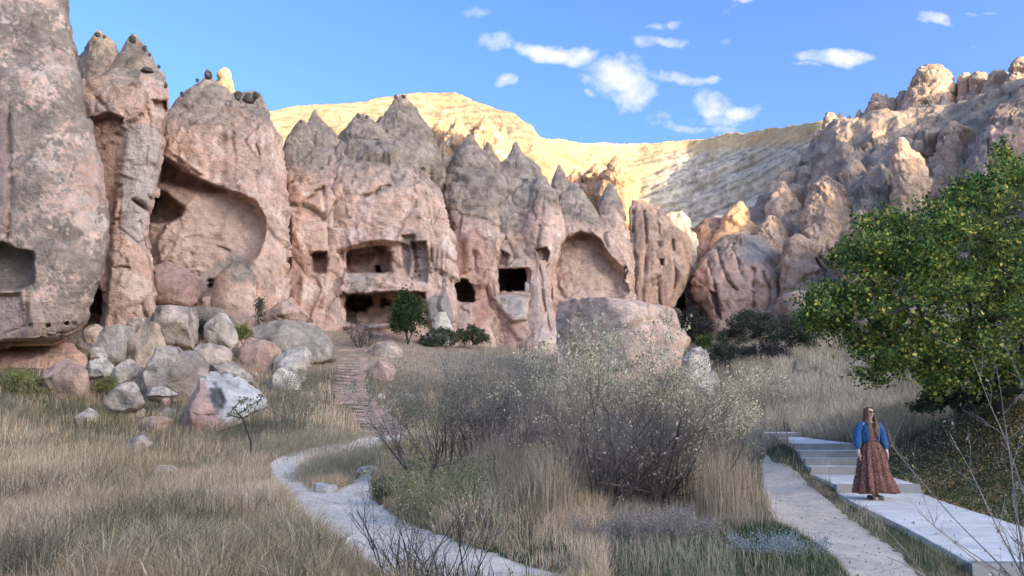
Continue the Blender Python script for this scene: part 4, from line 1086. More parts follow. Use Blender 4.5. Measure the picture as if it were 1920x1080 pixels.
def blades(name, xy, h, w, pal, label, seed=0, lean=.35, cat=None, kind='stuff', patch=True, parent=None, zfun=h_final, root=None, out=None):
    rg = np.random.RandomState(seed + 2)
    n = len(xy); x, y = xy[:, 0], xy[:, 1]
    z = zfun(x, y) - .02 if root is None else root
    if root is None:
        qx_, qy_ = proj(np.stack([x, y, z], -1))
        for poly_ in (SAND_L, SAND_R):
            h = h * np.where(y < 31, lerp(.5, 1, sstep(-2, 26, -poly_sd(qx_, qy_, poly_))), 1)
    h = h * rg.uniform(.55, 1.25, n); r = np.hypot(x, y)
    w = np.maximum(w, r * .00042) * rg.uniform(.7, 1.3, n)
    th = rg.uniform(0, 2 * math.pi, n); fa = rg.normal(0, .6, n)
    la = np.abs(rg.normal(0, lean, n))
    dx, dy = np.cos(th) * la, np.sin(th) * la
    if out is not None: dx = dx * .4 + out[:, 0] * .75; dy = dy * .4 + out[:, 1] * .75; la = np.hypot(dx, dy)
    wx, wy = np.cos(fa) * w * .5, np.sin(fa) * w * .5
    b = np.stack([x, y, z], -1); wv = np.stack([wx, wy, 0 * wx], -1)
    m = b + np.stack([dx * h * .35, dy * h * .35, h * .6], -1)
    t = b + np.stack([dx * h, dy * h, h * (1 - .3 * la)], -1)
    v = np.stack([b - wv, b + wv, m + wv * .8, m - wv * .8, t], 1).reshape(-1, 3)
    i = np.arange(n)[:, None] * 5
    q = np.concatenate([i, i + 1, i + 2, i + 3], 1); tr = np.concatenate([i + 3, i + 2, i + 4], 1)
    pal_c = np.array([p[1] for p in pal]); pr = np.array([p[0] for p in pal], float)
    if patch:
        ph = fbm(np.stack([x * .30, y * .30, 0 * x + seed], -1), 4) * 3.4 + rg.normal(0, .35, n)
        bx_, by_ = proj(b)
        for (qx, qy, qw, qh, dl) in PATCH: ph = ph + dl * np.exp(-((bx_ - qx) / qw) ** 2 - ((by_ - qy) / qh) ** 2) * 1.6
        idx = np.arange(len(pal))[None]
        wts = pr[None] * np.exp(-((idx / max(1, len(pal) - 1) - .5 - ph[:, None] * .5) ** 2) * 5)
        cum = np.cumsum(wts / wts.sum(1, keepdims=True), 1); ci = (rg.rand(n)[:, None] > cum).sum(1).clip(0, len(pal) - 1)
    else:
        ci = rg.choice(len(pal), n, p=pr / pr.sum())
    col = pal_c[ci] * rg.uniform(.75, 1.25, n)[:, None]
    o = mesh_from(v, q, name, M_GRASS, parent, cols=np.repeat(col, 5, 0), tris=tr, smooth=False)
    if parent is None: tag(o, label, cat, kind=kind)
    return o


def box_mesh(name, parent, corners_top, z_bot, mat, cols, bev=.012):
    """a slab from four (x, y, z) top corners down to z_bot (a height difference), with a bevelled top edge"""
    c = np.array(corners_top, float); m = c.mean(0)
    inn = c + (m - c) / np.linalg.norm((m - c)[:, :2], axis=1)[:, None] * bev * 1.4
    lo = c.copy(); lo[:, 2] -= bev; bt = c.copy(); bt[:, 2] -= z_bot
    v = np.vstack([inn, lo, bt])
    q = [(0, 1, 2, 3)]
    for k in range(4):
        k2 = (k + 1) % 4
        q.append((k, 4 + k, 4 + k2, k2)); q.append((4 + k, 8 + k, 8 + k2, 4 + k2))
    q.append((8, 11, 10, 9))
    q = [tuple(reversed(f)) if False else f for f in q]
    o = mesh_from(v, q, name, mat, parent, cols=np.tile(np.array(cols), (12, 1)), smooth=False)
    return o


# ------------------------------------------------------------------ paved walkway with steps
M_SLAB = rock_material('concrete_slab', 2.2, 40, .35, .015, .22)
t = empty('paved_walkway', (7.1, 15.4, .1), 'pale concrete walkway climbing five steps behind the woman, bordered by grass', 'walkway')
rg = random.Random(5)
for li, (z, y0, y1) in enumerate(LEV):
    rise_d = .14
    # riser course at the front edge
    if li > 0:
        cx0 = float(walk_c(y0)); nb = 3
        xs = np.linspace(cx0 - WALK_HW - .02, cx0 + WALK_HW + .02, nb + 1)
        xs[1:-1] += [rg.uniform(-.15, .15) for _ in range(nb - 1)]
        for k in range(nb):
            a, b = xs[k] + .004, xs[k + 1] - .004
            g = rg.uniform(.9, 1.1)
            box_mesh('riser_block', t, [(a, y0 - .005, z + .003), (b, y0 - .005, z + .003), (b, y0 + rise_d, z + .003), (a, y0 + rise_d, z + .003)], .24, M_SLAB, (.36 * g, .335 * g, .29 * g), bev=.010)
        ys = y0 + rise_d + .006
    else:
        ys = y0
    n = max(1, int(round((y1 - ys) / .62)))
    e = np.linspace(ys, y1 - .004, n + 1); e[1:-1] += [rg.uniform(-.03, .03) for _ in range(n - 1)]
    for k in range(n):
        a, b = e[k] + .007, e[k + 1] - .007
        ca, cb = float(walk_c(a)), float(walk_c(b)); dz = rg.uniform(-.003, .003)
        g = rg.uniform(.95, 1.05)
        if b - a < .05: continue
        box_mesh('paving_slab', t, [(ca - WALK_HW, a, z + dz), (ca + WALK_HW, a, z + dz), (cb + WALK_HW, b, z + dz), (cb - WALK_HW, b, z + dz)], .12, M_SLAB, (.80 * g, .73 * g, .63 * g), bev=.006)

# ------------------------------------------------------------------ stone stairway up to the caves
t = empty('stone_stairway', base_of(700, 760, 32), 'worn pinkish stone steps climbing from the sand path to the cave rooms', 'stairway')
TB = np.array([(826, 27.0, 690, 782), (812, 27.6, 684, 768), (800, 28.4, 677, 756), (788, 29.5, 668, 745), (775, 30.8, 655, 728), (760, 32.6, 640, 705), (745, 34.4, 628, 690), (720, 37.0, 628, 684), (700, 39.2, 632, 684), (680, 42, 634, 686), (668, 44.4, 636, 688), (658, 47, 640, 690)])
stone_meshes = {}
pyv = 824.0
k = 0
while pyv > 659:
    Ya = np.interp(-pyv, -TB[:, 0], TB[:, 1]); nxt = pyv - (4.6 if pyv > 770 else 5.4)
    Yb = np.interp(-nxt, -TB[:, 0], TB[:, 1])
    xl, xr = np.interp(-pyv, -TB[:, 0], TB[:, 2]), np.interp(-pyv, -TB[:, 0], TB[:, 3])
    ns = 4
    ed = np.linspace(xl, xr, ns + 1); ed[1:-1] += [rg.uniform(-4, 4) for _ in range(ns - 1)]
    ed[0] += rg.uniform(-4, 3); ed[-1] += rg.uniform(-3, 4)
    p_a = P(960, pyv, Ya); z = float(h_base(np.array([(xl + xr - 1920) / 2 * Ya / F]), np.array([Ya]))[0]) + .10
    for i in range(ns):
        a = (ed[i] + .6 - 960) * Ya / F; b = (ed[i + 1] - .6 - 960) * Ya / F
        g = rg.uniform(.82, 1.15); dz = rg.uniform(-.025, .03); dy = rg.uniform(-.04, .04)
        box_mesh('step_stone', t, [(a, Ya + dy, z + dz), (b, Ya + dy, z + dz + rg.uniform(-.02, .02)), (b * 1.0, Yb - .05, z + dz + .02), (a, Yb - .05, z + dz + .02)], .3, M_STONE, (.60 * g, .42 * g, .34 * g), bev=.03)
    pyv = nxt

# ------------------------------------------------------------------ boulders
PK = ((.74, .50, .37), (.56, .35, .25)); GY = ((.70, .56, .43), (.40, .32, .25)); WH = ((.84, .72, .57), (.50, .415, .32)); TN = ((.76, .58, .43), (.46, .36, .27)); DK = ((.40, .32, .24), (.26, .21, .165)); SL = ((.54, .45, .35), (.42, .35, .275))
GWB = lambda x, y: float(h_base(np.array([x]), np.array([y]))[0])
BD = [  # cx, cy, w, h, Y, colours, label, options
    (128, 712, 80, 60, 31, PK, 'pink domed boulder in the grass below the speckled pillar', {}),
    (234, 706, 42, 52, 33, WH, 'narrow upright white and grey speckled boulder left of the largest grey boulder', {}),
    (318, 700, 122, 96, 33, GY, 'largest grey streaked boulder of the rockfall, with a pointed top', dict(angular=1.4, rows=40)),
    (393, 676, 62, 66, 36, TN, 'rounded tan boulder touching the right side of the largest grey boulder', {}),
    (427, 706, 66, 44, 34, GY, 'low flat grey boulder just above the two coloured boulder', {}),
    (413, 622, 52, 64, 40, WH, 'white boulder with drip-like runnels, under the dark ledge', dict(fl=1)),
    (322, 612, 86, 88, 39, GY, 'tall cracked grey boulder leaning at the left foot of the alcove', dict(angular=1.5, tilt=.3)),
    (268, 648, 84, 70, 38, TN, 'broad tan boulder wedged behind the upright speckled one', dict(angular=1.4, tilt=-.3)),
    (208, 640, 74, 56, 37.4, ((.62, .55, .47), (.54, .47, .40)), 'smooth triangular pale slab resting against the pink cliff foot', dict(angular=1.6, tilt=-.4)),
    (174, 630, 34, 46, 37, TN, 'small upright tan block left of the smooth triangular slab', dict(angular=1.5)),
    (154, 656, 40, 34, 36, DK, 'dark pitted chunk beside the overhanging pillar foot', {}),
    (182, 664, 36, 20, 36, WH, 'small flat white stone below the dark pitted chunk', {}),
    (256, 612, 40, 30, 40, TN, 'small tan boulder perched on the rockfall against the cliff', {}),
    (188, 690, 60, 26, 34, WH, 'low white rock lying in the grass right of the pink domed boulder', {}),
    (540, 590, 74, 54, 45, PK, 'round pink boulder on top of the long smooth grey one', dict(rows=30)),
    (548, 645, 142, 58, 42, SL, 'long smooth grey whale shaped boulder left of the stone steps', dict(angular=.5, rows=36, squash=2.6)),
    (494, 670, 76, 60, 38.5, PK, 'pink boulder half hidden under the long smooth grey one', dict(angular=1.3)),
    (549, 680, 54, 62, 37.5, WH, 'white runnelled boulder in front of the long smooth grey one', dict(angular=1.3, fl=1)),
    (532, 722, 44, 66, 35, WH, 'pale pitted boulder behind the wispy olive shrub', dict(angular=1.3)),
    (382, 596, 120, 30, 43.5, DK, 'long flat dark ledge of rock under the alcove', dict(angular=1.5)),
    (462, 712, 30, 24, 33.5, TN, 'small tan stone between the white runnelled boulders and the coloured one', {}),
    (335, 540, 86, 66, 46.2, ((.52, .33, .26), (.42, .28, .22)), 'squat reddish boulder standing inside the alcove', dict(angular=1.2, rows=32)),
    (722, 660, 50, 42, 46, TN, 'tan rock below the dark leafless shrub at the top of the steps', dict(angular=1.2)),
    (722, 697, 52, 44, 40, PK, 'pinkish white rock on the right edge of the stone steps', dict(angular=1.2)),
    (712, 752, 34, 24, 34, WH, 'small white stone right of the middle of the stone steps', {}),
    (1303, 680, 46, 60, 38.5, WH, 'upright pale stone in front of the dark gully', dict(angular=1.5, rows=30)),
    (1288, 718, 100, 44, 34, WH, 'low pale rock half hidden behind the top of the big bare bush', {}),
    (1266, 592, 20, 38, 78, ((.26, .17, .13), (.17, .12, .10)), 'tall reddish stone inside the dark gully', dict(angular=1.2)),
    (1232, 632, 30, 34, 66, DK, 'dark rock at the mouth of the gully, behind the big pink boulder', {}),
    (608, 913, 52, 13, 15.4, ((.8, .76, .7), (.6, .56, .5)), 'flat white stone lying on the sand path', dict(squash=3)),
    (238, 744, 58, 40, 29, GY, 'half buried grey boulder with a curved pale top, below the upright speckled one', {}),
    (166, 779, 32, 24, 28, WH, 'small whitish stone alone in the left meadow', {}),
    (262, 832, 56, 24, 22, GY, 'flat grey stone sunk in the meadow below the coloured boulder', {}),
    (300, 804, 60, 34, 27.5, PK, 'low pink stone at the left foot of the two coloured boulder', {}),
    (45, 1041, 20, 14, 8.2, DK, 'dark little stone in the bottom left corner of the photo', {}),
    (310, 880, 46, 11, 17.5, WH, 'thin white stone showing through the dry meadow grass', {}),
    (182, 985, 22, 14, 10.6, WH, 'small pale pebble in the grass at the lower left', {}),
    (300, 735, 54, 14, 30, WH, 'narrow white stone at the foot of the largest grey boulder', {}),
    (445, 712, 34, 20, 34.5, TN, 'little tan rock right of the low flat grey boulder', {}),
    (690, 880, 36, 10, 17.5, WH, 'white crumbling stone at the tip of the sand path fork', {}),
]
for i, (cx, cy, w, h, Y, cc, lab, op) in enumerate(BD):
    op = dict(op); op.pop('fl', None)
    o = stone('boulder', None, cx, cy, w * 1.08, h * 1.15, Y, seed=200 + i, cols=cc, rows=op.pop('rows', 22), **op)
    tag(o, lab, 'boulder' if w > 34 else 'stone', 'fallen boulders on the slope' if Y > 25 and px else None) if False else tag(o, lab, 'boulder' if w > 40 else 'stone')
RB = random.Random(9)
for i in range(46):
    cx, cy = RB.choice([(170, 690), (230, 660), (300, 660), (380, 640), (440, 680), (500, 700), (560, 690), (360, 720), (620, 700), (740, 720), (430, 600), (130, 650), (280, 745), (470, 740)])
    cx += RB.gauss(0, 34); cy += RB.gauss(0, 16)
    Y = float(np.interp(cy, [590, 620, 650, 690, 730, 770], [44, 43, 41, 36, 31, 28]))
    w = RB.choice([12, 14, 18, 22, 30]); g_ = gx_ = None
    x_ = (cx - 960) / F * Y
    zz = GWB(x_, Y); qx, qy = proj(np.array([[x_, Y, zz]]))
    c_ = RB.choice([PK, TN, WH, GY, TN])
    tag(stone('rubble_stone', None, float(qx[0]), float(qy[0]) - w * .22, w, w * RB.uniform(.55, .95), Y, seed=500 + i, cols=c_, rows=11, angular=1.6), 'small angular rubble stone lying between the big fallen boulders', 'stone', 'rubble stones among the fallen boulders')
# the two coloured boulder and the big pink one
o = stone('boulder', None, 418, 778, 182, 122, 28.6, seed=301, cols=((.74, .68, .60), (.58, .52, .45)), rows=64, angular=1.2, squash=2.5, patch=[
    ([(300, 700), (385, 715), (395, 760), (440, 810), (420, 850), (300, 850)], (.60, .385, .30), 5), ([(392, 727), (416, 727), (426, 752), (420, 766), (402, 768), (393, 748)], (.17, .155, .145), 2), ([(340, 790), (380, 785), (385, 815), (350, 822)], (.46, .24, .17), 7)])
tag(o, 'big boulder, pink on the left, white on the right, dark grey patch on top', 'boulder')
o = stone('boulder', None, 1142, 655, 236, 150, 42, seed=303, cols=((.88, .63, .46), (.76, .52, .38)), rows=80, angular=-.2, squash=3.2, tilt=-.10, depth=200, patch=[([(1020, 600), (1070, 590), (1050, 640), (1000, 700)], (.52, .42, .34), 8)])
tag(o, 'biggest boulder of all, smooth pink, lying behind the top of the bare bushes', 'boulder')
o = loft('rock_stump', None, [(492, 436, 446), (498, 425, 458), (508, 415, 468), (525, 405, 476), (545, 400, 480), (575, 396, 484), (620, 392, 488), (660, 392, 490)], 46.3, k=1, tb=3, seed=33, amp=.45, blocky=.5, gpy=508, grange=12, fl=.2, lean=0)
tag(o, 'rounded conical pink rock with a grey cap standing in the right half of the alcove', 'boulder')


# ------------------------------------------------------------------ plants
def branch_plant(rg, stems, levels, kids, step_n=5, wig=.16, up=.06, lratio=.58, ang=.65, r_end=.35):
    """stems: list of (p, d, L, r). returns segments and per-level sample points"""
    segs = []; pts = []
    cur = [(np.array(p, float), np.array(d, float) / np.linalg.norm(d), L, r, 0) for p, d, L, r in stems]
    while cur:
        nxt = []
        for p, d, L, r, lv in cur:
            st = L / step_n
            nk = kids[lv] if lv < levels - 1 else 0
            at = set(int(v) for v in rg.integers(1, step_n + 1, nk)) if nk else set()
            cnt = {}
            if nk:
                for v in rg.integers(1, step_n + 1, nk): cnt[int(v)] = cnt.get(int(v), 0) + 1
            for s in range(step_n):
                d = d + rg.normal(0, wig, 3); d[2] += up; d /= np.linalg.norm(d)
                p2 = p + d * st
                ra = r * (1 - (1 - r_end) * s / step_n); rb = r * (1 - (1 - r_end) * (s + 1) / step_n)
                segs.append((*p, *p2, ra, rb)); pts.append((*p2, lv, *d)); p = p2
                for _ in range(cnt.get(s + 1, 0)):
                    o_ = rg.normal(0, 1, 3); o_ -= o_ @ d * d; o_ /= np.linalg.norm(o_) + 1e-9
                    a = rg.uniform(.5, 1.2) * ang
                    nxt.append((p2, d * math.cos(a) + o_ * math.sin(a), L * lratio * rg.uniform(.7, 1.25) * (1 - .35 * s / step_n), rb * .68, lv + 1))
        cur = nxt
    return np.array(segs), np.array(pts)


def bush(name, label, bases, H, spread, nst, kids, r0, c0, c1, leaf=None, seed=0, up=.05, wig=.13, cat='bush', group=None, lratio=.58, tilt=.75):
    """bases: list of world points"""
    rg = np.random.default_rng(seed)
    b0 = bases[0]
    t = empty(name, b0, label, cat, group)
    stems = []
    for b in bases:
        for k in range(nst):
            a = 2 * math.pi * (k + rg.uniform(-.3, .3)) / nst; s = tilt * rg.uniform(.25, 1.1) * spread / H
            stems.append((np.array(b) + [math.cos(a) * .06, math.sin(a) * .06, -.08], (math.cos(a) * s, math.sin(a) * s * .8, 1), H * rg.uniform(.5, .78), r0 * rg.uniform(.7, 1.2)))
    segs, pts = branch_plant(rg, stems, len(kids) + 1, kids, up=up, wig=wig, lratio=lratio)
    twig_mesh('branches', t, segs, c0, c1, seed=seed)
    if leaf:
        m = pts[:, 3] >= leaf.get('lv', len(kids) - 1)
        q = pts[m]
        zz = (q[:, 2] - b0[2]) / H
        pr = np.clip((zz - leaf.get('zmin', 0)) / .35, .03, 1)
        q = q[rg.random(len(q)) < pr]
        n = leaf['n']; i = rg.integers(0, len(q), n)
        c = q[i, :3] + rg.normal(0, leaf.get('sp', .04), (n, 3))
        leaf_mesh('leaves', t, c, leaf['size'], leaf['pal'], seed=seed, aspect=leaf.get('asp', .45), updir=q[i, 4:7])
    return t


PALE_LEAF = [(4, (.70, .60, .38)), (3, (.56, .47, .28)), (4, (.84, .74, .50)), (1.5, (.32, .30, .13))]
GW = lambda x, y: float(h_final(np.array([x]), np.array([y]))[0])


def gpt(px, Y, dz=0):
    x = (px - 960) * Y / F
    # pixel columns tilt slightly with height; solve once
    z = GW(x, Y)
    k = (Y * CP + (z - EYE) * SP)
    x = (px - 960) * k / F
    return (x, Y, GW(x, Y) + dz)


bush('bare_bush', 'largest bush in the middle, dark branches fanning out to pale leafy tips', [gpt(1120, 11.4), gpt(1135, 11.7)], 2.75, 2.9, 9, (5, 6, 5), .022, (.075, .058, .052), (.31, .25, .21),
     dict(n=6500, size=.048, pal=PALE_LEAF, zmin=.56, sp=.05), seed=1, tilt=.9)
bush('bare_bush', 'bare dark bush with pale leafy tips leaning right, beside the largest one', [gpt(1240, 11.6), gpt(1262, 12.0)], 2.5, 2.6, 8, (5, 6, 5), .022, (.075, .058, .052), (.31, .25, .21),
     dict(n=5500, size=.048, pal=PALE_LEAF, zmin=.54, sp=.05), seed=2, tilt=.95)
bush('bare_bush', 'thin bare bush at the right end of the middle bushes, above the trail', [gpt(1345, 12.4)], 2.0, 1.6, 6, (4, 5, 4), .020, (.08, .06, .05), (.24, .19, .15),
     dict(n=4200, size=.045, pal=PALE_LEAF, zmin=.38, sp=.05), seed=3)
bush('bare_bush', 'dense purplish grey bush behind and left of the largest one', [gpt(835, 16.8), gpt(885, 17.2), gpt(925, 16.6), gpt(965, 16.4)], 2.9, 2.2, 8, (5, 5, 5), .022, (.085, .07, .068), (.27, .225, .21),
     dict(n=10000, size=.05, pal=[(3, (.36, .33, .25)), (2, (.26, .25, .17)), (1, (.46, .42, .32))], zmin=.35, sp=.06), seed=4)
bush('bare_bush', 'dark bush with slanting stems at the left end of the middle bushes, beside the steps', [gpt(790, 16.4)], 2.6, 2.2, 7, (4, 5, 4), .022, (.05, .045, .045), (.17, .145, .13),
     dict(n=4500, size=.05, pal=[(3, (.34, .32, .22)), (2, (.22, .24, .13)), (1, (.44, .40, .30))], zmin=.30, sp=.06), seed=5, tilt=1.0)
bush('bare_bush', 'leafless dark twiggy bush in front of the sand path at the bottom edge', [gpt(745, 6.9, -.1), gpt(800, 6.7, -.1), gpt(850, 6.8, -.1)], 1.35, .9, 7, (4, 4, 3), .010, (.035, .03, .03), (.13, .105, .085),
     dict(n=500, size=.02, pal=PALE_LEAF, zmin=.3, sp=.02), seed=6, tilt=.8)
bush('weed_clump', 'yellowish green weedy stems left of the largest bush, above the twiggy one', [gpt(770, 11.2), gpt(830, 10.8), gpt(880, 11.4)], 1.15, .9, 9, (5, 4), .007, (.30, .28, .14), (.46, .42, .24),
     dict(n=6000, size=.03, pal=[(3, (.16, .19, .06)), (3, (.27, .27, .11)), (2, (.38, .35, .19)), (1, (.09, .13, .035))], zmin=.1, sp=.06), seed=7, cat='weeds')
bush('weed_clump', 'spindly pale dry weeds with long thin stems, right of the twiggy bottom bush', [gpt(870, 8.6), gpt(905, 9.0)], 1.2, .9, 6, (3, 3), .006, (.45, .40, .26), (.52, .46, .32),
     dict(n=600, size=.022, pal=[(3, (.35, .32, .18))], zmin=.1, sp=.03), seed=8, cat='weeds', tilt=1)
bush('dry_shrub', 'low tangled grey brown shrub at the bottom centre, below the largest bush', [gpt(1120, 8.9), gpt(1180, 8.6), gpt(1240, 8.8), gpt(1295, 9.0)], .52, .6, 8, (6, 5, 3), .007, (.12, .095, .08), (.40, .33, .28),
     dict(n=7000, size=.022, pal=[(3, (.42, .35, .29)), (2, (.30, .25, .20)), (1, (.52, .45, .38))], zmin=.0, sp=.03), seed=9, cat='shrub', tilt=1.3)
bush('sage_shrub', 'silvery blue green low shrub in the green grass at the bottom right of the centre', [gpt(1420, 8.1), gpt(1470, 8.0), gpt(1515, 8.3)], .30, .4, 7, (4, 4), .004, (.3, .3, .27), (.42, .43, .40),
     dict(n=3800, size=.03, pal=[(3, (.42, .46, .44)), (2, (.32, .36, .33)), (1, (.55, .58, .56))], zmin=.0, sp=.04, asp=.3), seed=10, cat='shrub', tilt=1.3)
bush('dry_shrub', 'leafless wispy olive shrub right of the young sapling', [gpt(530, 25.5), gpt(560, 26)], 2.5, 1.9, 8, (5, 5, 3), .014, (.12, .105, .08), (.30, .27, .19),
     dict(n=4000, size=.05, pal=[(3, (.26, .25, .15)), (2, (.36, .33, .21))], zmin=.1, sp=.08), seed=11, cat='shrub')
bush('dry_shrub', 'dark leafless shrub at the top of the stone steps', [gpt(675, 47.5), gpt(690, 48)], 1.9, 1.6, 9, (5, 5, 3), .02, (.06, .045, .04), (.14, .105, .095),
     dict(n=1800, size=.07, pal=[(3, (.14, .11, .09))], zmin=.0, sp=.1), seed=12, cat='shrub', tilt=1.1)


# bottom right corner: long pale bare branches reaching up and left
def corner_branches():
    rg = np.random.default_rng(77)
    t = empty('bare_shrub', (3.6, 5.0, -.1), 'long thin bare branches reaching in from the bottom right corner', 'shrub')
    stems = []
    tg = [(1690, 700, 5.3), (1740, 830, 5.0), (1840, 520, 6.2), (1700, 930, 4.6), (1760, 690, 5.6), (1830, 780, 5.3), (1880, 640, 5.6), (1650, 850, 5.2), (1800, 960, 4.6), (1720, 1010, 4.4), (1880, 850, 5.0), (1905, 720, 5.6), (1640, 1010, 4.5), (1810, 620, 6.0), (1860, 930, 4.8)]
    for k, (x, y, Y) in enumerate(tg):
        b = P(1990 + rg.uniform(-70, 40), 1150, 4.9 + rg.uniform(-.2, .3)); e = P(x, y, Y); d = e - b; L = np.linalg.norm(d)
        d = d / L; d = d + np.array([.22, 0, -.10])
        stems.append((b, d, L * 1.0, .0075 * rg.uniform(.8, 1.3)))
    segs, pts = branch_plant(rg, stems, 3, (7, 3), step_n=9, wig=.055, up=.012, lratio=.30, ang=.75, r_end=.28)
    twig_mesh('branches', t, segs, (.20, .165, .135), (.52, .44, .36), seed=3)
    q = pts[(pts[:, 3] >= 1)]
    i = rg.integers(0, len(q), 170)
    leaf_mesh('leaves', t, q[i, :3], .03, [(3, (.55, .48, .38)), (2, (.20, .17, .12)), (1, (.40, .38, .15))], seed=3, aspect=.4)


corner_branches()


def grow_tree(name, label, base, att, trunk_r, leaf_n, leaf_size, pal, seed, bark=((.07, .055, .045), (.12, .10, .08)), clus=.35, cat='tree', group=None, asp=.65, forks=None, lift=0):
    """attractor points are joined one by one to the nearest limb; radii follow the load they carry"""
    rg = np.random.default_rng(seed)
    base = np.array(base, float)
    nodes = [base + [0, 0, -.15]]; par = [-1]
    for f in (forks or []):
        f = np.array(f, float); k = 4; p0 = nodes[0] if True else None
        prev = 0; a = nodes[0]
        for s in range(1, k + 1):
            q = a + (f - a) * s / k + (rg.normal(0, .03, 3) if s < k else 0) * np.linalg.norm(f - a)
            nodes.append(q); par.append(prev); prev = len(nodes) - 1
    att = np.array(att); order = np.argsort(np.linalg.norm(att - base, axis=1))
    ends = []
    for i in order:
        A = att[i]; N = np.array(nodes)
        d = np.linalg.norm(N - A, axis=1) + .35 * np.maximum(0, N[:, 2] - A[2]) + (np.arange(len(N)) == 0) * .3
        j = int(np.argmin(d)); a = N[j]
        L = np.linalg.norm(A - a); k = max(1, int(L / .35)); k = min(k, 6); prev = j
        bend = rg.normal(0, .10, 3) * L; bend[2] += -.10 * L
        for s in range(1, k + 1):
            u = s / k
            q = a + (A - a) * u + bend * math.sin(math.pi * u)
            nodes.append(q); par.append(prev); prev = len(nodes) - 1
        ends.append(prev)
    load = np.zeros(len(nodes)); load[ends] = 1
    for i in range(len(nodes) - 1, 0, -1):
        load[par[i]] += load[i]
    load[load == 0] = 1
    r = trunk_r * (load / load[0]) ** .5; r = np.maximum(r, trunk_r * .03)
    N = np.array(nodes)
    segs = [(*N[par[i]], *N[i], min(r[par[i]], r[i] * 1.5), r[i]) for i in range(1, len(nodes))]
    t = empty(name, base, label, cat, group)
    twig_mesh('trunk', t, segs, *bark, nside=6, seed=seed)
    # twigs and leaves in clumps round the attractors
    c = []; ts = []
    for i, A in enumerate(att):
        k = max(3, int(7 * clus / .35))
        for _ in range(5):
            d = rg.normal(0, 1, 3); d /= np.linalg.norm(d); e = A + d * clus * rg.uniform(.6, 1.3)
            ts.append((*A, *e, trunk_r * .03, trunk_r * .012)); c.append((A, e))
    c = np.array(c); k = rg.integers(0, len(c), leaf_n); u = rg.random(leaf_n) ** .7
    pos = c[k, 0] * (1 - u[:, None]) + c[k, 1] * u[:, None] + rg.normal(0, clus * .28, (leaf_n, 3))
    twig_mesh('twigs', t, ts, bark[0], bark[1], seed=seed)
    leaf_mesh('foliage', t, pos, leaf_size, pal, seed=seed, aspect=asp, droop=.25)
    return t


def sample_poly(rg, poly, n, pad=0):
    poly = np.array(poly, float); out = []
    lo, hi = poly.min(0), poly.max(0)
    while len(out) < n:
        x = rg.uniform(lo[0], hi[0], 400); y = rg.uniform(lo[1], hi[1], 400)
        s = poly_sd(x, y, poly)
        for a, b, d in zip(x[s > pad], y[s > pad], s[s > pad]): out.append((a, b, d))
    return np.array(out[:n])


def crown_att(poly, n, Y, depth, seed, pad=4):
    rg = np.random.default_rng(seed)
    s = sample_poly(rg, poly, n, pad)
    dd = np.sqrt(np.clip(s[:, 2] / 110, .05, 1)) * depth
    return P(s[:, 0], s[:, 1], Y + rg.uniform(-1, 1, n) * dd)


CROWN = [(1508, 560), (1512, 520), (1560, 495), (1590, 455), (1612, 440), (1622, 400), (1640, 385), (1662, 408), (1700, 392), (1722, 350), (1750, 340), (1790, 345), (1822, 335), (1850, 318), (1874, 280), (1890, 270), (1906, 300), (1935, 310), (2040, 330),
         (2120, 480), (2120, 700), (2020, 745), (1900, 752), (1810, 735), (1740, 722), (1640, 715), (1600, 712), (1560, 705), (1640, 690), (1640, 660), (1575, 655), (1560, 632), (1520, 620)]
TREE_PAL = [(7, (.13, .205, .05)), (8, (.19, .28, .07)), (4, (.06, .10, .028)), (5, (.36, .41, .10)), (2.5, (.76, .68, .13)), (1, (.72, .50, .10))]
trb = gpt(1885, 17.3)
grow_tree('fruit_tree', 'large leafy tree with green and yellowing leaves at the right edge, above the woman', trb, crown_att(CROWN, 330, 17.2, 2.3, 5), .17, 74000, .095, TREE_PAL, 6, clus=.38,
          forks=[P(1870, 640, 17.2), P(1800, 610, 16.8), P(1935, 600, 17.8)])
grow_tree('small_tree', 'small round dark green tree in front of the lower cave room', gpt(765, 49.5), crown_att([(728, 612), (735, 580), (748, 552), (765, 540), (785, 552), (800, 575), (806, 600), (800, 615), (775, 622), (740, 622)], 60, 49.5, 1.6, 8), .10, 5200, .15,
          [(6, (.035, .075, .022)), (4, (.055, .11, .03)), (1, (.10, .15, .04))], 9, clus=.42, forks=[P(760, 615, 49.5), P(776, 612, 49.3)])
grow_tree('sapling', 'young two stemmed sapling with sparse leaves in front of the two coloured boulder', gpt(475, 21.5), P(*zip(*[(440, 762, 21.5), (452, 752, 21.4), (463, 748, 21.6), (447, 775, 21.3), (470, 760, 21.5), (486, 752, 21.6), (430, 778, 21.5), (480, 770, 21.4), (455, 785, 21.5), (492, 742, 21.5), (460, 768, 21.3), (500, 765, 21.6)])), .025, 300, .065,
          [(3, (.22, .20, .08)), (2, (.14, .14, .05)), (1, (.35, .28, .12))], 10, clus=.12, bark=((.06, .05, .045), (.10, .08, .07)), cat='sapling', forks=[P(466, 815, 21.5), P(490, 800, 21.5)])


def leafy(name, label, px, py, w, h, Y, n, size, pal, seed, twig=((.10, .085, .07), (.18, .15, .12)), cat='shrub', group=None):
    """small background shrub: foliage clumps over a twig frame"""
    rg = np.random.default_rng(seed)
    m = 48; n = int(n * (1.9 if Y > 40 else 1.2))
    a = rg.uniform(0, 2 * math.pi, m); r = np.sqrt(rg.random(m)); hh = rg.random(m)
    x = px + r * np.cos(a) * w * .46 * (1 - .35 * hh); y = py - h * (.12 + .76 * hh * (1 - .3 * r))
    att = P(x, y, Y + np.sin(a) * r * w * .3 * Y / F)
    return grow_tree(name, label, P(px, py, Y), att, .03 * h / 50, n, size, pal, seed, bark=twig, clus=h * .125 * Y / F + .05, cat=cat, group=group)


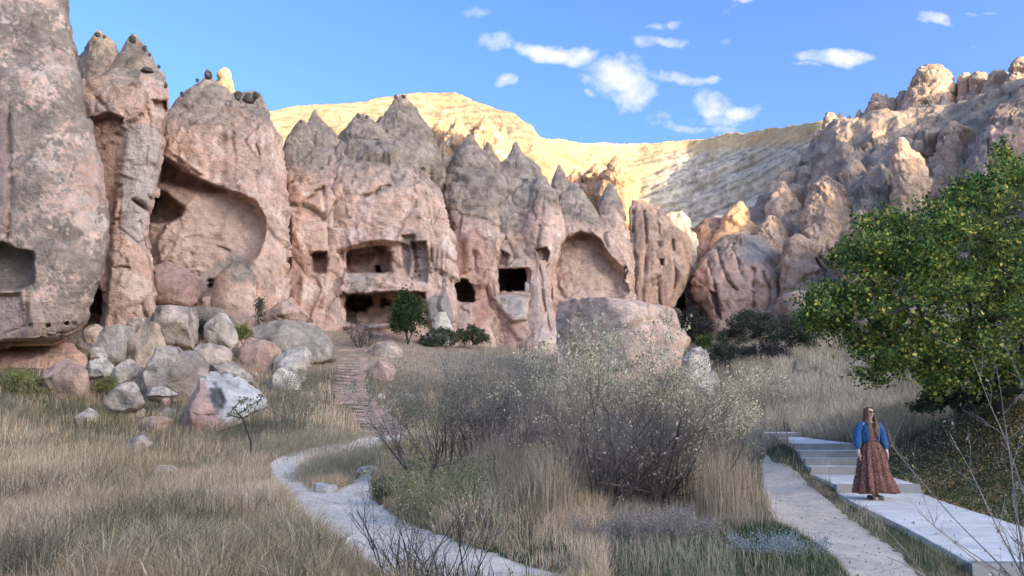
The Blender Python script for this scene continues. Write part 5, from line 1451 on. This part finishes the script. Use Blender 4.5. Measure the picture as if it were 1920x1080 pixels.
OL = [(4, (.12, .135, .075)), (3, (.18, .19, .10)), (2, (.075, .09, .05))]
DG = [(4, (.085, .10, .06)), (3, (.12, .125, .085)), (2, (.05, .06, .045))]
YG = [(3, (.30, .30, .10)), (3, (.20, .22, .08)), (2, (.38, .32, .14))]
LG = [(3, (.13, .19, .05)), (2, (.20, .26, .06)), (1, (.07, .10, .03))]
PU = [(3, (.075, .065, .068)), (2, (.12, .10, .095))]
for i, a in enumerate([
    ('low green shrub just right of the small round tree', 825, 652, 100, 42, 50, 2200, .13, OL),
    ('green shrub below the black arched doorway', 885, 645, 80, 40, 51.5, 1700, .13, OL),
    ('thin ivy like plant climbing the pink rock left of the round pink boulder', 487, 606, 16, 66, 44, 380, .09, DG),
    ('bushy yellow green shrub under the foot of the speckled pillar', 45, 745, 150, 62, 31, 4200, .07, YG),
    ('small olive shrub between the pink domed boulder and the white speckled one', 200, 738, 62, 42, 31.5, 1600, .07, YG),
    ('olive shrub among the boulders below the alcove', 455, 640, 46, 40, 40.5, 900, .09, YG),
    ('dark shrub growing under the flat dark ledge', 378, 632, 46, 44, 41, 900, .09, DG),
    ('wide dark green shrub at the foot of the streaked bluff', 1410, 652, 170, 84, 62, 4200, .16, DG),
    ('grey green shrub left of the big leafy tree, on the hillside', 1495, 655, 110, 86, 52, 3200, .14, DG),
    ('bright green shrub at the right end of the biggest pink boulder', 1265, 690, 52, 72, 46, 1500, .13, LG),
    ('yellow green bush in the mouth of the dark gully', 1322, 655, 40, 34, 62, 700, .14, LG),
    ('dark purplish bare shrub on the slope below the wide dark green one', 1435, 688, 140, 56, 50, 3600, .10, PU),
    ('grey olive shrub on the slope left of the hillside path', 1360, 690, 110, 56, 48, 2200, .12, DG),
    ('dark shrub filling the black hollow of the gully', 1295, 655, 100, 84, 76, 2600, .2, [(3, (.05, .045, .04)), (2, (.09, .08, .06))]),
    ('dark scrub hanging above the black hollow of the gully', 1262, 560, 76, 50, 84, 1300, .2, PU),
    ('dark green bushes under the left edge of the leafy tree crown', 1560, 600, 90, 90, 44, 2600, .14, DG),
    ('dark clump at the foot of the leafy tree trunk', 1800, 775, 210, 56, 17.8, 5200, .06, DG),
    ('low dark shrub on the sand mound behind the weedy stems', 716, 938, 52, 48, 13.5, 1300, .035, OL)]):
    leafy('shrub', a[0], *a[1:8], a[8], 400 + i)


# ------------------------------------------------------------------ grasses
def screen_pts(rg, n, px0, px1, Y0, Y1, power=1.0):
    """points on the ground spread evenly over the picture"""
    u = rg.rand(n)
    y = (Y0 ** -power + u * (Y1 ** -power - Y0 ** -power)) ** (-1 / power)
    x = (rg.uniform(px0, px1, n) - 960) / F * y * 1.0
    return np.stack([x, y], -1)


def in_px(xy, poly, grow=0):
    z = h_base(xy[:, 0], xy[:, 1]); px, py = proj(np.column_stack([xy, z]))
    return poly_sd(px, py, poly) > -grow, px, py


def clear(xy, sand=True, g=0):
    z = h_base(xy[:, 0], xy[:, 1]); px, py = proj(np.column_stack([xy, z]))
    k = np.ones(len(xy), bool)
    near = xy[:, 1] < 31
    rr = 5 * fbm(np.column_stack([xy, 0 * z]) * 1.2, 2)
    for poly in (SAND_L, SAND_R):
        k &= ~((poly_sd(px, py, poly) > 6 + 1.6 * rr + g) & near)
    k &= ~((np.abs(xy[:, 0] - walk_c(xy[:, 1])) < WALK_HW + .04) & (xy[:, 1] > 5) & (xy[:, 1] < 28.2))
    k &= ~((px > np.interp(-py, -TB[:, 0], TB[:, 2]) - 3) & (px < np.interp(-py, -TB[:, 0], TB[:, 3]) + 3) & (xy[:, 1] > 27) & (xy[:, 1] < 48))
    return k, px, py


GP = [(895, 1000), (960, 985), (1060, 1000), (1140, 1030), (1380, 985), (1440, 968), (1500, 1010), (1560, 1050), (1600, 1100), (1000, 1120), (900, 1040)]
STRAW = [(3, (.21, .19, .09)), (3, (.36, .285, .15)), (4, (.56, .425, .25)), (4, (.58, .38, .235)), (5, (.80, .64, .41))]
RG2 = np.random.RandomState(21)
xy = screen_pts(RG2, 300000, -120, 1130, 6.0, 53, 1.0)
k, px, py = clear(xy)
dens = fbm(np.column_stack([xy * .8, xy[:, 0] * 0]), 3)
k &= ~((poly_sd(px, py, GP) > 0) & (RG2.rand(len(xy)) < .62))
k &= (RG2.rand(len(xy)) < np.clip(.80 + dens * 1.8, .12, 1)) & (RG2.rand(len(xy)) < np.interp(xy[:, 1], [30, 38, 52], [1, .6, .3]))
xy = xy[k]
hn = fbm(np.column_stack([xy * .45, xy[:, 0] * 0 + 9]), 3)
h = np.interp(xy[:, 1], [6, 12, 30, 46], [.26, .34, .42, .34]) * np.clip(1 + 1.5 * hn, .35, 2)
blades('dry_grass', xy, h, .0055, STRAW, 'dry brown and straw coloured meadow grass covering the left foreground', seed=1, cat=None)
xy = screen_pts(RG2, 150000, 900, 2000, 6.0, 75, .9)
k, px, py = clear(xy)
dens = fbm(np.column_stack([xy * .7, xy[:, 0] * 0 + 4]), 3)
leafm = (px > 1660) & (xy[:, 1] < 19) & (xy[:, 1] > 9)
k &= (RG2.rand(len(xy)) < np.clip(.8 + dens * 1.2, .25, 1)) & ~(leafm & (RG2.rand(len(xy)) < .9))
k &= ~((px > 1380) & (xy[:, 1] < 20) & (RG2.rand(len(xy)) < .65))
k &= ~((poly_sd(px, py, GP) > 0) & (RG2.rand(len(xy)) < .62))
xy = xy[k]
hn = fbm(np.column_stack([xy * .35, xy[:, 0] * 0 + 19]), 3)
h = np.interp(xy[:, 1], [6, 12, 20, 32, 75], [.16, .25, .42, .60, .75]) * (1 + .8 * hn)
blades('hillside_grass', xy, h, .0045, [(2, (.15, .14, .085)), (4, (.30, .255, .165)), (5, (.44, .36, .25)), (4, (.52, .43, .30))], 'dry straw grass on the slope right of the bushes', seed=2)
# tall reeds round the middle bushes
rows_ = []
for (cx, Y, w, n) in [(960, 13.6, 90, 2600), (1040, 12.6, 110, 3600), (1000, 11.0, 60, 1200), (1290, 12.8, 70, 1900), (1320, 12.4, 50, 900), (1180, 13.2, 120, 2600), (1380, 13.4, 34, 350), (915, 14.5, 60, 2200), (1250, 12.9, 60, 1800), (1030, 10.6, 40, 500), (1330, 10.9, 30, 450)]:
    y = RG2.normal(Y, .45, n); x = (cx - 960 + RG2.normal(0, w * .5, n)) / F * Y
    rows_.append(np.stack([x, y], -1))
xy = np.vstack(rows_)
k, px, py = clear(xy)
xy = xy[k]
blades('tall_dry_grass', xy, .80 * np.clip(1 + 1.3 * fbm(np.column_stack([xy * 1.3, xy[:, 0] * 0 + 2]), 3), .35, 1.6), .006, [(3, (.30, .215, .14)), (4, (.44, .33, .22)), (3, (.54, .43, .29)), (1, (.20, .15, .10))], 'tall tan reed like grass standing around the bare bushes', seed=3, lean=.30)
# fresh green grass
a = screen_pts(RG2, 90000, 880, 1720, 6.0, 10.5, 1.0)
ok1, px, py = in_px(a, [(895, 1000), (960, 985), (1060, 1000), (1140, 1030), (1380, 985), (1440, 968), (1500, 1010), (1560, 1050), (1600, 1100), (1000, 1120), (900, 1040)], 4)
k, _, _ = clear(a, g=-2)
b = screen_pts(RG2, 30000, 1400, 1900, 6.5, 22, 1.0)
kb, pxb, pyb = clear(b, g=-4)
dwalk = walk_c(b[:, 1]) - WALK_HW - b[:, 0]
kb &= (dwalk > .02) & (dwalk < .5 + .4 * RG2.rand(len(b))) & (b[:, 1] < 21)
c = screen_pts(RG2, 26000, 1380, 1700, 18, 30, 1.0)
kc, pxc, pyc = in_px(c, [(1410, 800), (1475, 835), (1500, 870), (1460, 862), (1440, 840), (1405, 820)], 5)
kc2, _, _ = clear(c, g=-5)
kd, _, _ = in_px(c, [(1470, 785), (1600, 785), (1600, 815), (1480, 800)], 6)
xy = np.vstack([a[ok1 & k], b[kb], c[kc & kc2], c[kd & kc2]])
blades('green_grass', xy, .13, .0045, [(2, (.03, .05, .022)), (4, (.05, .09, .03)), (4, (.08, .135, .045)), (1, (.22, .20, .10))], 'short green grass along the trail, the walkway and the bottom edge', seed=4, lean=.6)
# tussock on the sand path and left-over tufts
xy = np.vstack([np.stack([(cx - 960 + RG2.normal(0, w, n)) / F * Y, RG2.normal(Y, sy, n)], -1) for cx, Y, w, sy, n in [(625, 19.0, 30, .8, 3600), (680, 20.5, 22, .8, 2200), (590, 18.2, 12, .4, 900), (640, 24.5, 40, 1.2, 3000), (540, 24.0, 30, 1.2, 2500)]])
blades('grass_tussock', xy, .42, .006, [(3, (.20, .19, .11)), (4, (.36, .31, .20)), (3, (.47, .40, .27))], 'tussocks of grass on the island between the arms of the sand path', seed=5, lean=.45)

# fallen leaves on the bank under the tree
b = screen_pts(RG2, 30000, 1640, 2000, 10, 19.5, 1.0)
kb, px, py = in_px(b, [(1665, 850), (1660, 790), (1720, 745), (1900, 730), (2000, 740), (2000, 980), (1925, 985), (1850, 960), (1760, 925), (1700, 905)], 3)
kc, _, _ = clear(b)
b = b[kb & kc]
z = h_final(b[:, 0], b[:, 1]) + RG2.uniform(.0, .05, len(b))
nrm_up = np.tile(np.array([[0, 0, .2]]), (len(b), 1))
o = leaf_mesh('fallen_leaves', None, np.column_stack([b, z]), .055, [(4, (.42, .27, .12)), (3, (.58, .41, .17)), (3, (.26, .15, .07)), (2, (.72, .60, .33)), (1, (.62, .54, .12))], seed=3, aspect=.75)
tag(o, 'yellow and brown fallen leaves scattered over the shady bank under the tree', kind='stuff')
b = screen_pts(RG2, 20000, 1600, 2000, 9, 20, 1.0)
kb, px, py = in_px(b, [(1600, 800), (1700, 740), (2000, 720), (2000, 985), (1925, 990), (1850, 965), (1760, 930), (1690, 905), (1660, 860)], 3)
kc, _, _ = clear(b)
b = b[kb & kc]
z = h_final(b[:, 0], b[:, 1]) + RG2.uniform(.0, .16, len(b))
o = leaf_mesh('ground_cover', None, np.column_stack([b, z]), .05, [(4, (.07, .10, .035)), (3, (.11, .14, .045)), (2, (.18, .17, .08))], seed=4, aspect=.6)
tag(o, 'dark green low plants covering the bank beside the walkway', kind='stuff')

for nm, lab, n_, a0, a1, y0_, y1_, hh, pl, sd in (
        ('grass_clumps', 'clumps of longer straw grass rising out of the meadow on the left', 900, -100, 1000, 6.4, 34, .46, [(2, (.20, .17, .09)), (4, (.48, .37, .22)), (4, (.68, .55, .35)), (2, (.42, .26, .16))], 11),
        ('slope_clumps', 'clumps of long pale grass on the slope right of the bushes', 700, 1380, 1760, 20, 60, .8, [(2, (.24, .21, .12)), (4, (.52, .42, .28)), (4, (.72, .60, .42))], 12)):
    cc = screen_pts(RG2, n_, a0, a1, y0_, y1_, 1.0)
    kc, _, _ = clear(cc, g=-8)
    cc = cc[kc]
    xy, out_ = clumps(RG2, cc, 44, .16 if nm == 'grass_clumps' else .32)
    kc, _, _ = clear(xy); xy, out_ = xy[kc], out_[kc]
    hh_ = hh * (1 + .9 * fbm(np.column_stack([xy * .8, xy[:, 0] * 0 + 3]), 2))
    blades(nm, xy, hh_, .006, pl, lab, seed=sd, lean=.25, out=out_)
# scattered darker weeds and stalks in the meadow
xy = screen_pts(RG2, 30000, -100, 1000, 6.5, 32, 1.0)
k, px, py = clear(xy)
dn = fbm(np.column_stack([xy * .55, xy[:, 0] * 0 + 31]), 3)
k &= dn > .12
xy = xy[k]
blades('wild_weeds', xy, .50, .007, [(3, (.10, .115, .05)), (3, (.16, .115, .08)), (2, (.25, .24, .16))], 'darker weeds growing in patches among the dry meadow grass', seed=6, lean=.5)


# ------------------------------------------------------------------ the woman on the walkway
def skin_mesh(name, parent, verts, edges, radii, mat, sub=2, col=None):
    me = bpy.data.meshes.new(name)
    me.from_pydata([tuple(v) for v in verts], edges, [])
    o = bpy.data.objects.new(name, me); COL.objects.link(o)
    sk = o.modifiers.new('skin', 'SKIN')
    for i, r in enumerate(radii):
        r = r if isinstance(r, tuple) else (r, r)
        me.skin_vertices[0].data[i].radius = r
    me.skin_vertices[0].data[0].use_root = True
    sm = o.modifiers.new('sub', 'SUBSURF'); sm.levels = sub; sm.render_levels = sub
    dg = bpy.context.evaluated_depsgraph_get()
    ev = o.evaluated_get(dg)
    m2 = bpy.data.meshes.new_from_object(ev)
    o.modifiers.clear(); o.data = m2; m2.materials.clear(); m2.materials.append(mat)
    for p in m2.polygons: p.use_smooth = True
    if parent is not None: o.parent = parent
    return o


def simple_mat(name, c, rough=.7, nz=None, spec=.3):
    m, n, l, b = new_mat(name)
    b.inputs['Base Color'].default_value = (*c, 1); b.inputs['Roughness'].default_value = rough; b.inputs['Specular IOR Level'].default_value = spec
    if nz:
        t = n.new('ShaderNodeTexNoise'); t.inputs['Scale'].default_value = nz[0]; t.inputs['Detail'].default_value = 4
        tc = n.new('ShaderNodeTexCoord'); l.new(tc.outputs['Object'], t.inputs['Vector'])
        r = n.new('ShaderNodeValToRGB'); l.new(t.outputs['Fac'], r.inputs[0]); l.new(r.outputs[0], b.inputs['Base Color'])
        els = r.color_ramp.elements
        els[0].position, els[0].color = nz[1][0][0], (*nz[1][0][1], 1); els[1].position, els[1].color = nz[1][-1][0], (*nz[1][-1][1], 1)
        for p_, c_ in nz[1][1:-1]:
            e = els.new(p_); e.color = (*c_, 1)
        bp = n.new('ShaderNodeBump'); bp.inputs['Strength'].default_value = .3; bp.inputs['Distance'].default_value = .01
        l.new(t.outputs['Fac'], bp.inputs['Height']); l.new(bp.outputs[0], b.inputs['Normal'])
    return m


def person():
    wx, wy = (1640 - 960) / F * 14.25, 14.25
    wx = (1640 - 960) / F * (14.25 * CP + (.08 - EYE) * SP)
    t = empty('person', (wx, wy, .083), 'woman with long light brown hair in a blue denim jacket and a long rust coloured patterned dress, walking', 'person')
    t['label'] = 'woman with long hair in blue denim jacket and long rust patterned dress on walkway'
    skin = simple_mat('skin', (.62, .40, .30), .55)
    V = []; Ed = []; Rr = []

    def chain(start, pts):
        p = start
        for x, y, z, r in pts:
            V.append((x, y, z)); Rr.append(r); i = len(V) - 1
            if p is not None: Ed.append((p, i))
            p = i
        return p
    pel = chain(None, [(0, 0, .90, (.135, .095))])
    ch = chain(pel, [(0, 0, 1.03, (.115, .085)), (0, -.005, 1.18, (.135, .09)), (0, 0, 1.30, (.12, .08))])
    nk = chain(ch, [(.0, 0, 1.375, .048), (.003, -.008, 1.425, .045)])
    hd = chain(nk, [(.006, -.018, 1.465, (.062, .066)), (.008, -.014, 1.52, (.074, .088)), (.008, -.006, 1.575, (.074, .086)), (.008, 0, 1.612, (.045, .055))])
    for s in (-1, 1):
        hip = chain(pel, [(s * .085, 0, .84, .082)])
        f = -.10 if s < 0 else .06
        kn = chain(hip, [(s * .085, f * .6 - .02, .48, .055), (s * .08, f * .9, .27, .047), (s * .075, f, .09, .033), (s * .078, f - .05, .045, .032), (s * .085, f - .13, .03, .028)])
        sh = chain(ch, [(s * .165, 0, 1.315, .052)])
        el = chain(sh, [(s * .215, .01, 1.19, .042), (s * .240, .015, 1.06, .037), (s * .262, -.02, .94, .031), (s * .268, -.04, .845, .022)])
        pm = chain(el, [(s * .268, -.05, .80, (.034, .018)), (s * .268, -.055, .765, (.032, .016))])
        for k, (dy_, ln) in enumerate(((-.028, .055), (-.010, .066), (.008, .060), (.024, .048))):
            chain(pm, [(s * .267, -.055 + dy_, .742, .0088), (s * (.262 - .004 * k), -.06 + dy_, .742 - ln * .55, .0082), (s * (.250 - .004 * k), -.062 + dy_, .742 - ln, .007)])
        chain(el, [(s * .262, -.078, .805, .010), (s * .254, -.094, .775, .009), (s * .248, -.10, .75, .008)])
    # small nose on the face front, turned a little to the side
    hd1 = len(V)
    V.append((.020, -.108, 1.520)); Rr.append(.012); Ed.append((8 if False else V.index((.008, -.014, 1.52)), hd1))
    body = skin_mesh('body', t, V, Ed, Rr, skin)
    # dress: gathered rings from the bust to the hem
    zs = [1.345, 1.30, 1.22, 1.12, 1.04, .98, .90, .78, .66, .54, .42, .40, .30, .20, .12]
    rx = [.105, .135, .150, .138, .128, .150, .185, .215, .238, .258, .276, .290, .318, .345, .365]
    ry = [.075, .095, .125, .110, .102, .120, .145, .165, .182, .198, .210, .222, .245, .265, .280]
    fo = [0, 0, .002, .004, .006, .008, .012, .016, .020, .024, .028, .032, .038, .042, .046]
    M = 96; rings = []
    th = np.linspace(0, 2 * math.pi, M, endpoint=False)
    for z, a, b, f_ in zip(zs, rx, ry, fo):
        w = f_ * (np.sin(11 * th + 2.2 * z) + .5 * np.sin(17 * th + 1 + z * 3) + .35 * np.sin(29 * th))
        sway = .02 * (1.0 - z)
        rings.append(np.stack([(a + w) * np.cos(th) + sway, (b + w * .8) * np.sin(th) - .01, np.full(M, z) + .012 * np.sin(3 * th + .5) * (z < .15)], -1))
    g = np.array(rings); nr = len(zs)
    idx = np.arange(nr * M).reshape(nr, M); nx = np.roll(idx, -1, 1)
    qd = np.stack([idx[:-1], nx[:-1], nx[1:], idx[1:]], -1).reshape(-1, 4)[:, ::-1]
    dm = simple_mat('rust_print_fabric', (.3, .12, .07), .85, (38, [(.30, (.08, .035, .025)), (.44, (.17, .07, .045)), (.55, (.21, .09, .06)), (.66, (.42, .27, .19)), (.72, (.15, .05, .035))]))
    d = mesh_from(g.reshape(-1, 3), qd, 'dress', dm, None); d.parent = t
    sd = d.modifiers.new('thick', 'SOLIDIFY'); sd.thickness = .006
    # dark top panel below the neck
    # jacket shell, open at the front, with puffy sleeves
    denim = simple_mat('blue_denim', (.04, .12, .30), .8, (30, [(.3, (.02, .075, .19)), (.6, (.045, .13, .28)), (.8, (.10, .20, .36))]))
    zj = [1.375, 1.35, 1.30, 1.22, 1.12, 1.04, 1.00]
    ja = [.085, .135, .172, .186, .180, .172, .160]; jb = [.075, .095, .120, .142, .135, .128, .118]
    gap = [.85, .72, .62, .52, .50, .52, .55]
    rings = []
    for z, a, b, gp in zip(zj, ja, jb, gap):
        tt = np.linspace(-math.pi / 2 + gp, 3 * math.pi / 2 - gp, 64)
        w = .004 * np.sin(9 * tt + 8 * z)
        rings.append(np.stack([(a + w) * np.cos(tt), (b + w) * np.sin(tt), np.full(64, z)], -1))
    g = np.array(rings); idx = np.arange(g.shape[0] * 64).reshape(-1, 64)
    qd = np.stack([idx[:-1, :-1], idx[:-1, 1:], idx[1:, 1:], idx[1:, :-1]], -1).reshape(-1, 4)[:, ::-1]
    j = mesh_from(g.reshape(-1, 3), qd, 'jacket', denim, None); j.parent = t
    j.modifiers.new('thick', 'SOLIDIFY').thickness = .012
    for s in (-1, 1):
        v = [(s * .10, 0, 1.335), (s * .165, 0, 1.325), (s * .212, .01, 1.25), (s * .235, .012, 1.14), (s * .250, .0, 1.03), (s * .262, -.02, .95), (s * .266, -.03, .905), (s * .267, -.035, .875)]
        sl_ = skin_mesh('sleeve', None, v, [(i, i + 1) for i in range(7)], [.045, .066, .072, .075, .078, .072, .052, .040], denim); sl_.parent = t
    for k_ in (-1, 1):     # collar flaps
        cc = mesh_from([(k_ * .045, -.088, 1.385), (k_ * .10, -.06, 1.385), (k_ * .115, -.105, 1.315), (k_ * .06, -.125, 1.29)], [(0, 1, 2, 3)], 'collar', denim, None, smooth=False); cc.parent = j
        cc.modifiers.new('thick', 'SOLIDIFY').thickness = .01
    # hair: cap and long strands over chest and back
    rg = np.random.default_rng(4)
    hs_ = []
    hc = np.array([.008, -.004, 1.555])
    for k in range(330):
        a = rg.uniform(0, 2 * math.pi)
        front = math.sin(a) < -.15
        if front and abs(math.cos(a)) < .70: continue
        R0 = .088; elv = rg.uniform(.2, 1.5)
        E_ = lambda ph_: hc + np.array([.083 * math.sin(ph_) * math.cos(a), .095 * math.sin(ph_) * math.sin(a), .072 * math.cos(ph_)])
        top = E_(.12)
        mid = E_(1.35)
        low = hc + np.array([math.cos(a) * .092, math.sin(a) * .10 + (0 if not front else -.0), -.12])
        L = rg.uniform(.16, .34) if (front or rg.random() < .7) else .12
        side = 1 if math.cos(a) > 0 else -1
        e1 = low + np.array([side * rg.uniform(-.025, .02), (-.055 if math.sin(a) < .3 else .04), -.10])
        e2 = e1 + np.array([-side * rg.uniform(-.01, .03), rg.normal(-.012, .01), -max(L - .1, .04)])
        pts = [top, E_(.7), mid, low, e1, e2]
        rad = [.006, .011, .012, .012, .010, .003]
        for i in range(5): hs_.append((*pts[i], *pts[i + 1], rad[i], rad[i + 1]))
    S = np.array(hs_)
    o = twig_mesh('hair', None, S, (.22, .115, .055), (.22, .115, .055), nside=5, seed=2)
    cz = np.array([v.co.z for v in o.data.vertices]); ca = o.data.color_attributes['Col']
    buf = np.empty(len(cz) * 4, np.float32); ca.data.foreach_get('color', buf); buf = buf.reshape(-1, 4)
    u = sstep(1.50, 1.18, cz)[:, None]
    buf[:, :3] = lerp(np.array([.24, .12, .06]), np.array([.60, .42, .22]), u) * (buf[:, :3] / .22 * np.array([1, 1.9, 4]) ** 0).mean(1, keepdims=True) ** .5
    ca.data.foreach_set('color', np.clip(buf, 0, 1).ravel()); o.parent = t
    # sunglasses
    gl = simple_mat('dark_glass', (.012, .01, .01), .2, spec=.5)
    for s in (-1, 1):
        e = stone('sunglass_lens', None, 960, 540, 10, 10, 10, seed=3, rows=8, angular=0)
        m = e.data; co = np.array([v.co for v in m.vertices]); co -= co.mean(0); co /= np.abs(co).max(0)
        co = co * np.array([.027, .007, .019]) + np.array([.018 + s * .032, -.100, 1.545])
        m.vertices.foreach_set('co', co.ravel().astype(np.float32)); m.update(); m.materials.clear(); m.materials.append(gl); e.parent = t
    lp = simple_mat('lips', (.42, .12, .10), .5)
    e = stone('mouth', None, 960, 540, 10, 10, 10, seed=5, rows=7, angular=0); m = e.data; co = np.array([v.co for v in m.vertices]); co -= co.mean(0); co /= np.abs(co).max(0)
    m.vertices.foreach_set('co', (co * np.array([.018, .006, .006]) + np.array([.014, -.092, 1.478])).ravel().astype(np.float32)); m.update(); m.materials.clear(); m.materials.append(lp); e.parent = t
    # shoes: a dark boot behind, a pale one in front
    for s, c in ((-1, (.10, .085, .08)), (1, (.62, .56, .52))):
        mt = simple_mat('shoe_leather', c, .5)
        f = -.10 if s < 0 else .06
        f = {-1: .02, 1: -.07}[s]
        v = [(s * .078, f + .05, .05), (s * .08, f, .055), (s * .084, f - .07, .042), (s * .09, f - .13, .032)]
        sh = skin_mesh('shoe', None, v, [(0, 1), (1, 2), (2, 3)], [.040, .042, .036, .028], mt); sh.parent = t
        sh.data.transform(Matrix.Translation((0, 0, -.012)))
    # thin bag strap down the front
    st = twig_mesh('bag_strap', None, [(-.02, -.11, 1.33, .03, -.135, 1.18, .008, .008), (.03, -.135, 1.18, .06, -.14, 1.05, .008, .008)], (.03, .025, .02), (.03, .025, .02), nside=4); st.parent = t
    t.rotation_euler = (0, 0, math.radians(6))
    return t


person()

# grit and crumbs lying on the paving and the sand paths
b = screen_pts(RG2, 2600, 400, 2000, 6.2, 20, 1.0)
kb, _, _ = clear(b, g=0)
b = b[~kb]
on = np.abs(b[:, 0] - walk_c(b[:, 1])) < WALK_HW - .03
near_edge = np.abs(np.abs(b[:, 0] - walk_c(b[:, 1])) - WALK_HW) < .22
lv = np.full(len(b), np.nan)
for z_, a_y, b_y in LEV: lv = np.where((b[:, 1] >= a_y + .02) & (b[:, 1] < b_y), z_, lv)
keep = (~on) | (near_edge & ~np.isnan(lv)) | (RG2.rand(len(b)) < .10)
keep &= ~(on & np.isnan(lv))
b, on, lv = b[keep], on[keep], lv[keep]
zb = np.where(on, np.nan_to_num(lv) + .008, h_base(b[:, 0], b[:, 1]) - .028)
c3 = np.column_stack([b, zb])
n_ = len(c3); sz_ = RG2.uniform(.004, .016, n_) * RG2.uniform(.5, 1.4, n_)
octv = np.array([(1, 0, 0), (-1, 0, 0), (0, 1, 0), (0, -1, 0), (0, 0, 1), (0, 0, -1)], float)
vv = (c3[:, None] + octv[None] * sz_[:, None, None] * RG2.uniform(.6, 1.3, (n_, 6, 1))).reshape(-1, 3)
fc = np.array([(0, 2, 4), (2, 1, 4), (1, 3, 4), (3, 0, 4), (2, 0, 5), (1, 2, 5), (3, 1, 5), (0, 3, 5)])
tt_ = (np.arange(n_)[:, None, None] * 6 + fc[None]).reshape(-1, 3)
cc_ = np.array([(.56, .47, .36), (.44, .36, .27), (.70, .62, .51), (.36, .29, .20)])[RG2.choice(4, n_)]
tag(mesh_from(vv, None, 'path_grit', M_TWIG, cols=np.repeat(cc_, 6, 0), tris=tt_, smooth=False), 'small stones and crumbs of soil scattered over the paths', kind='stuff')
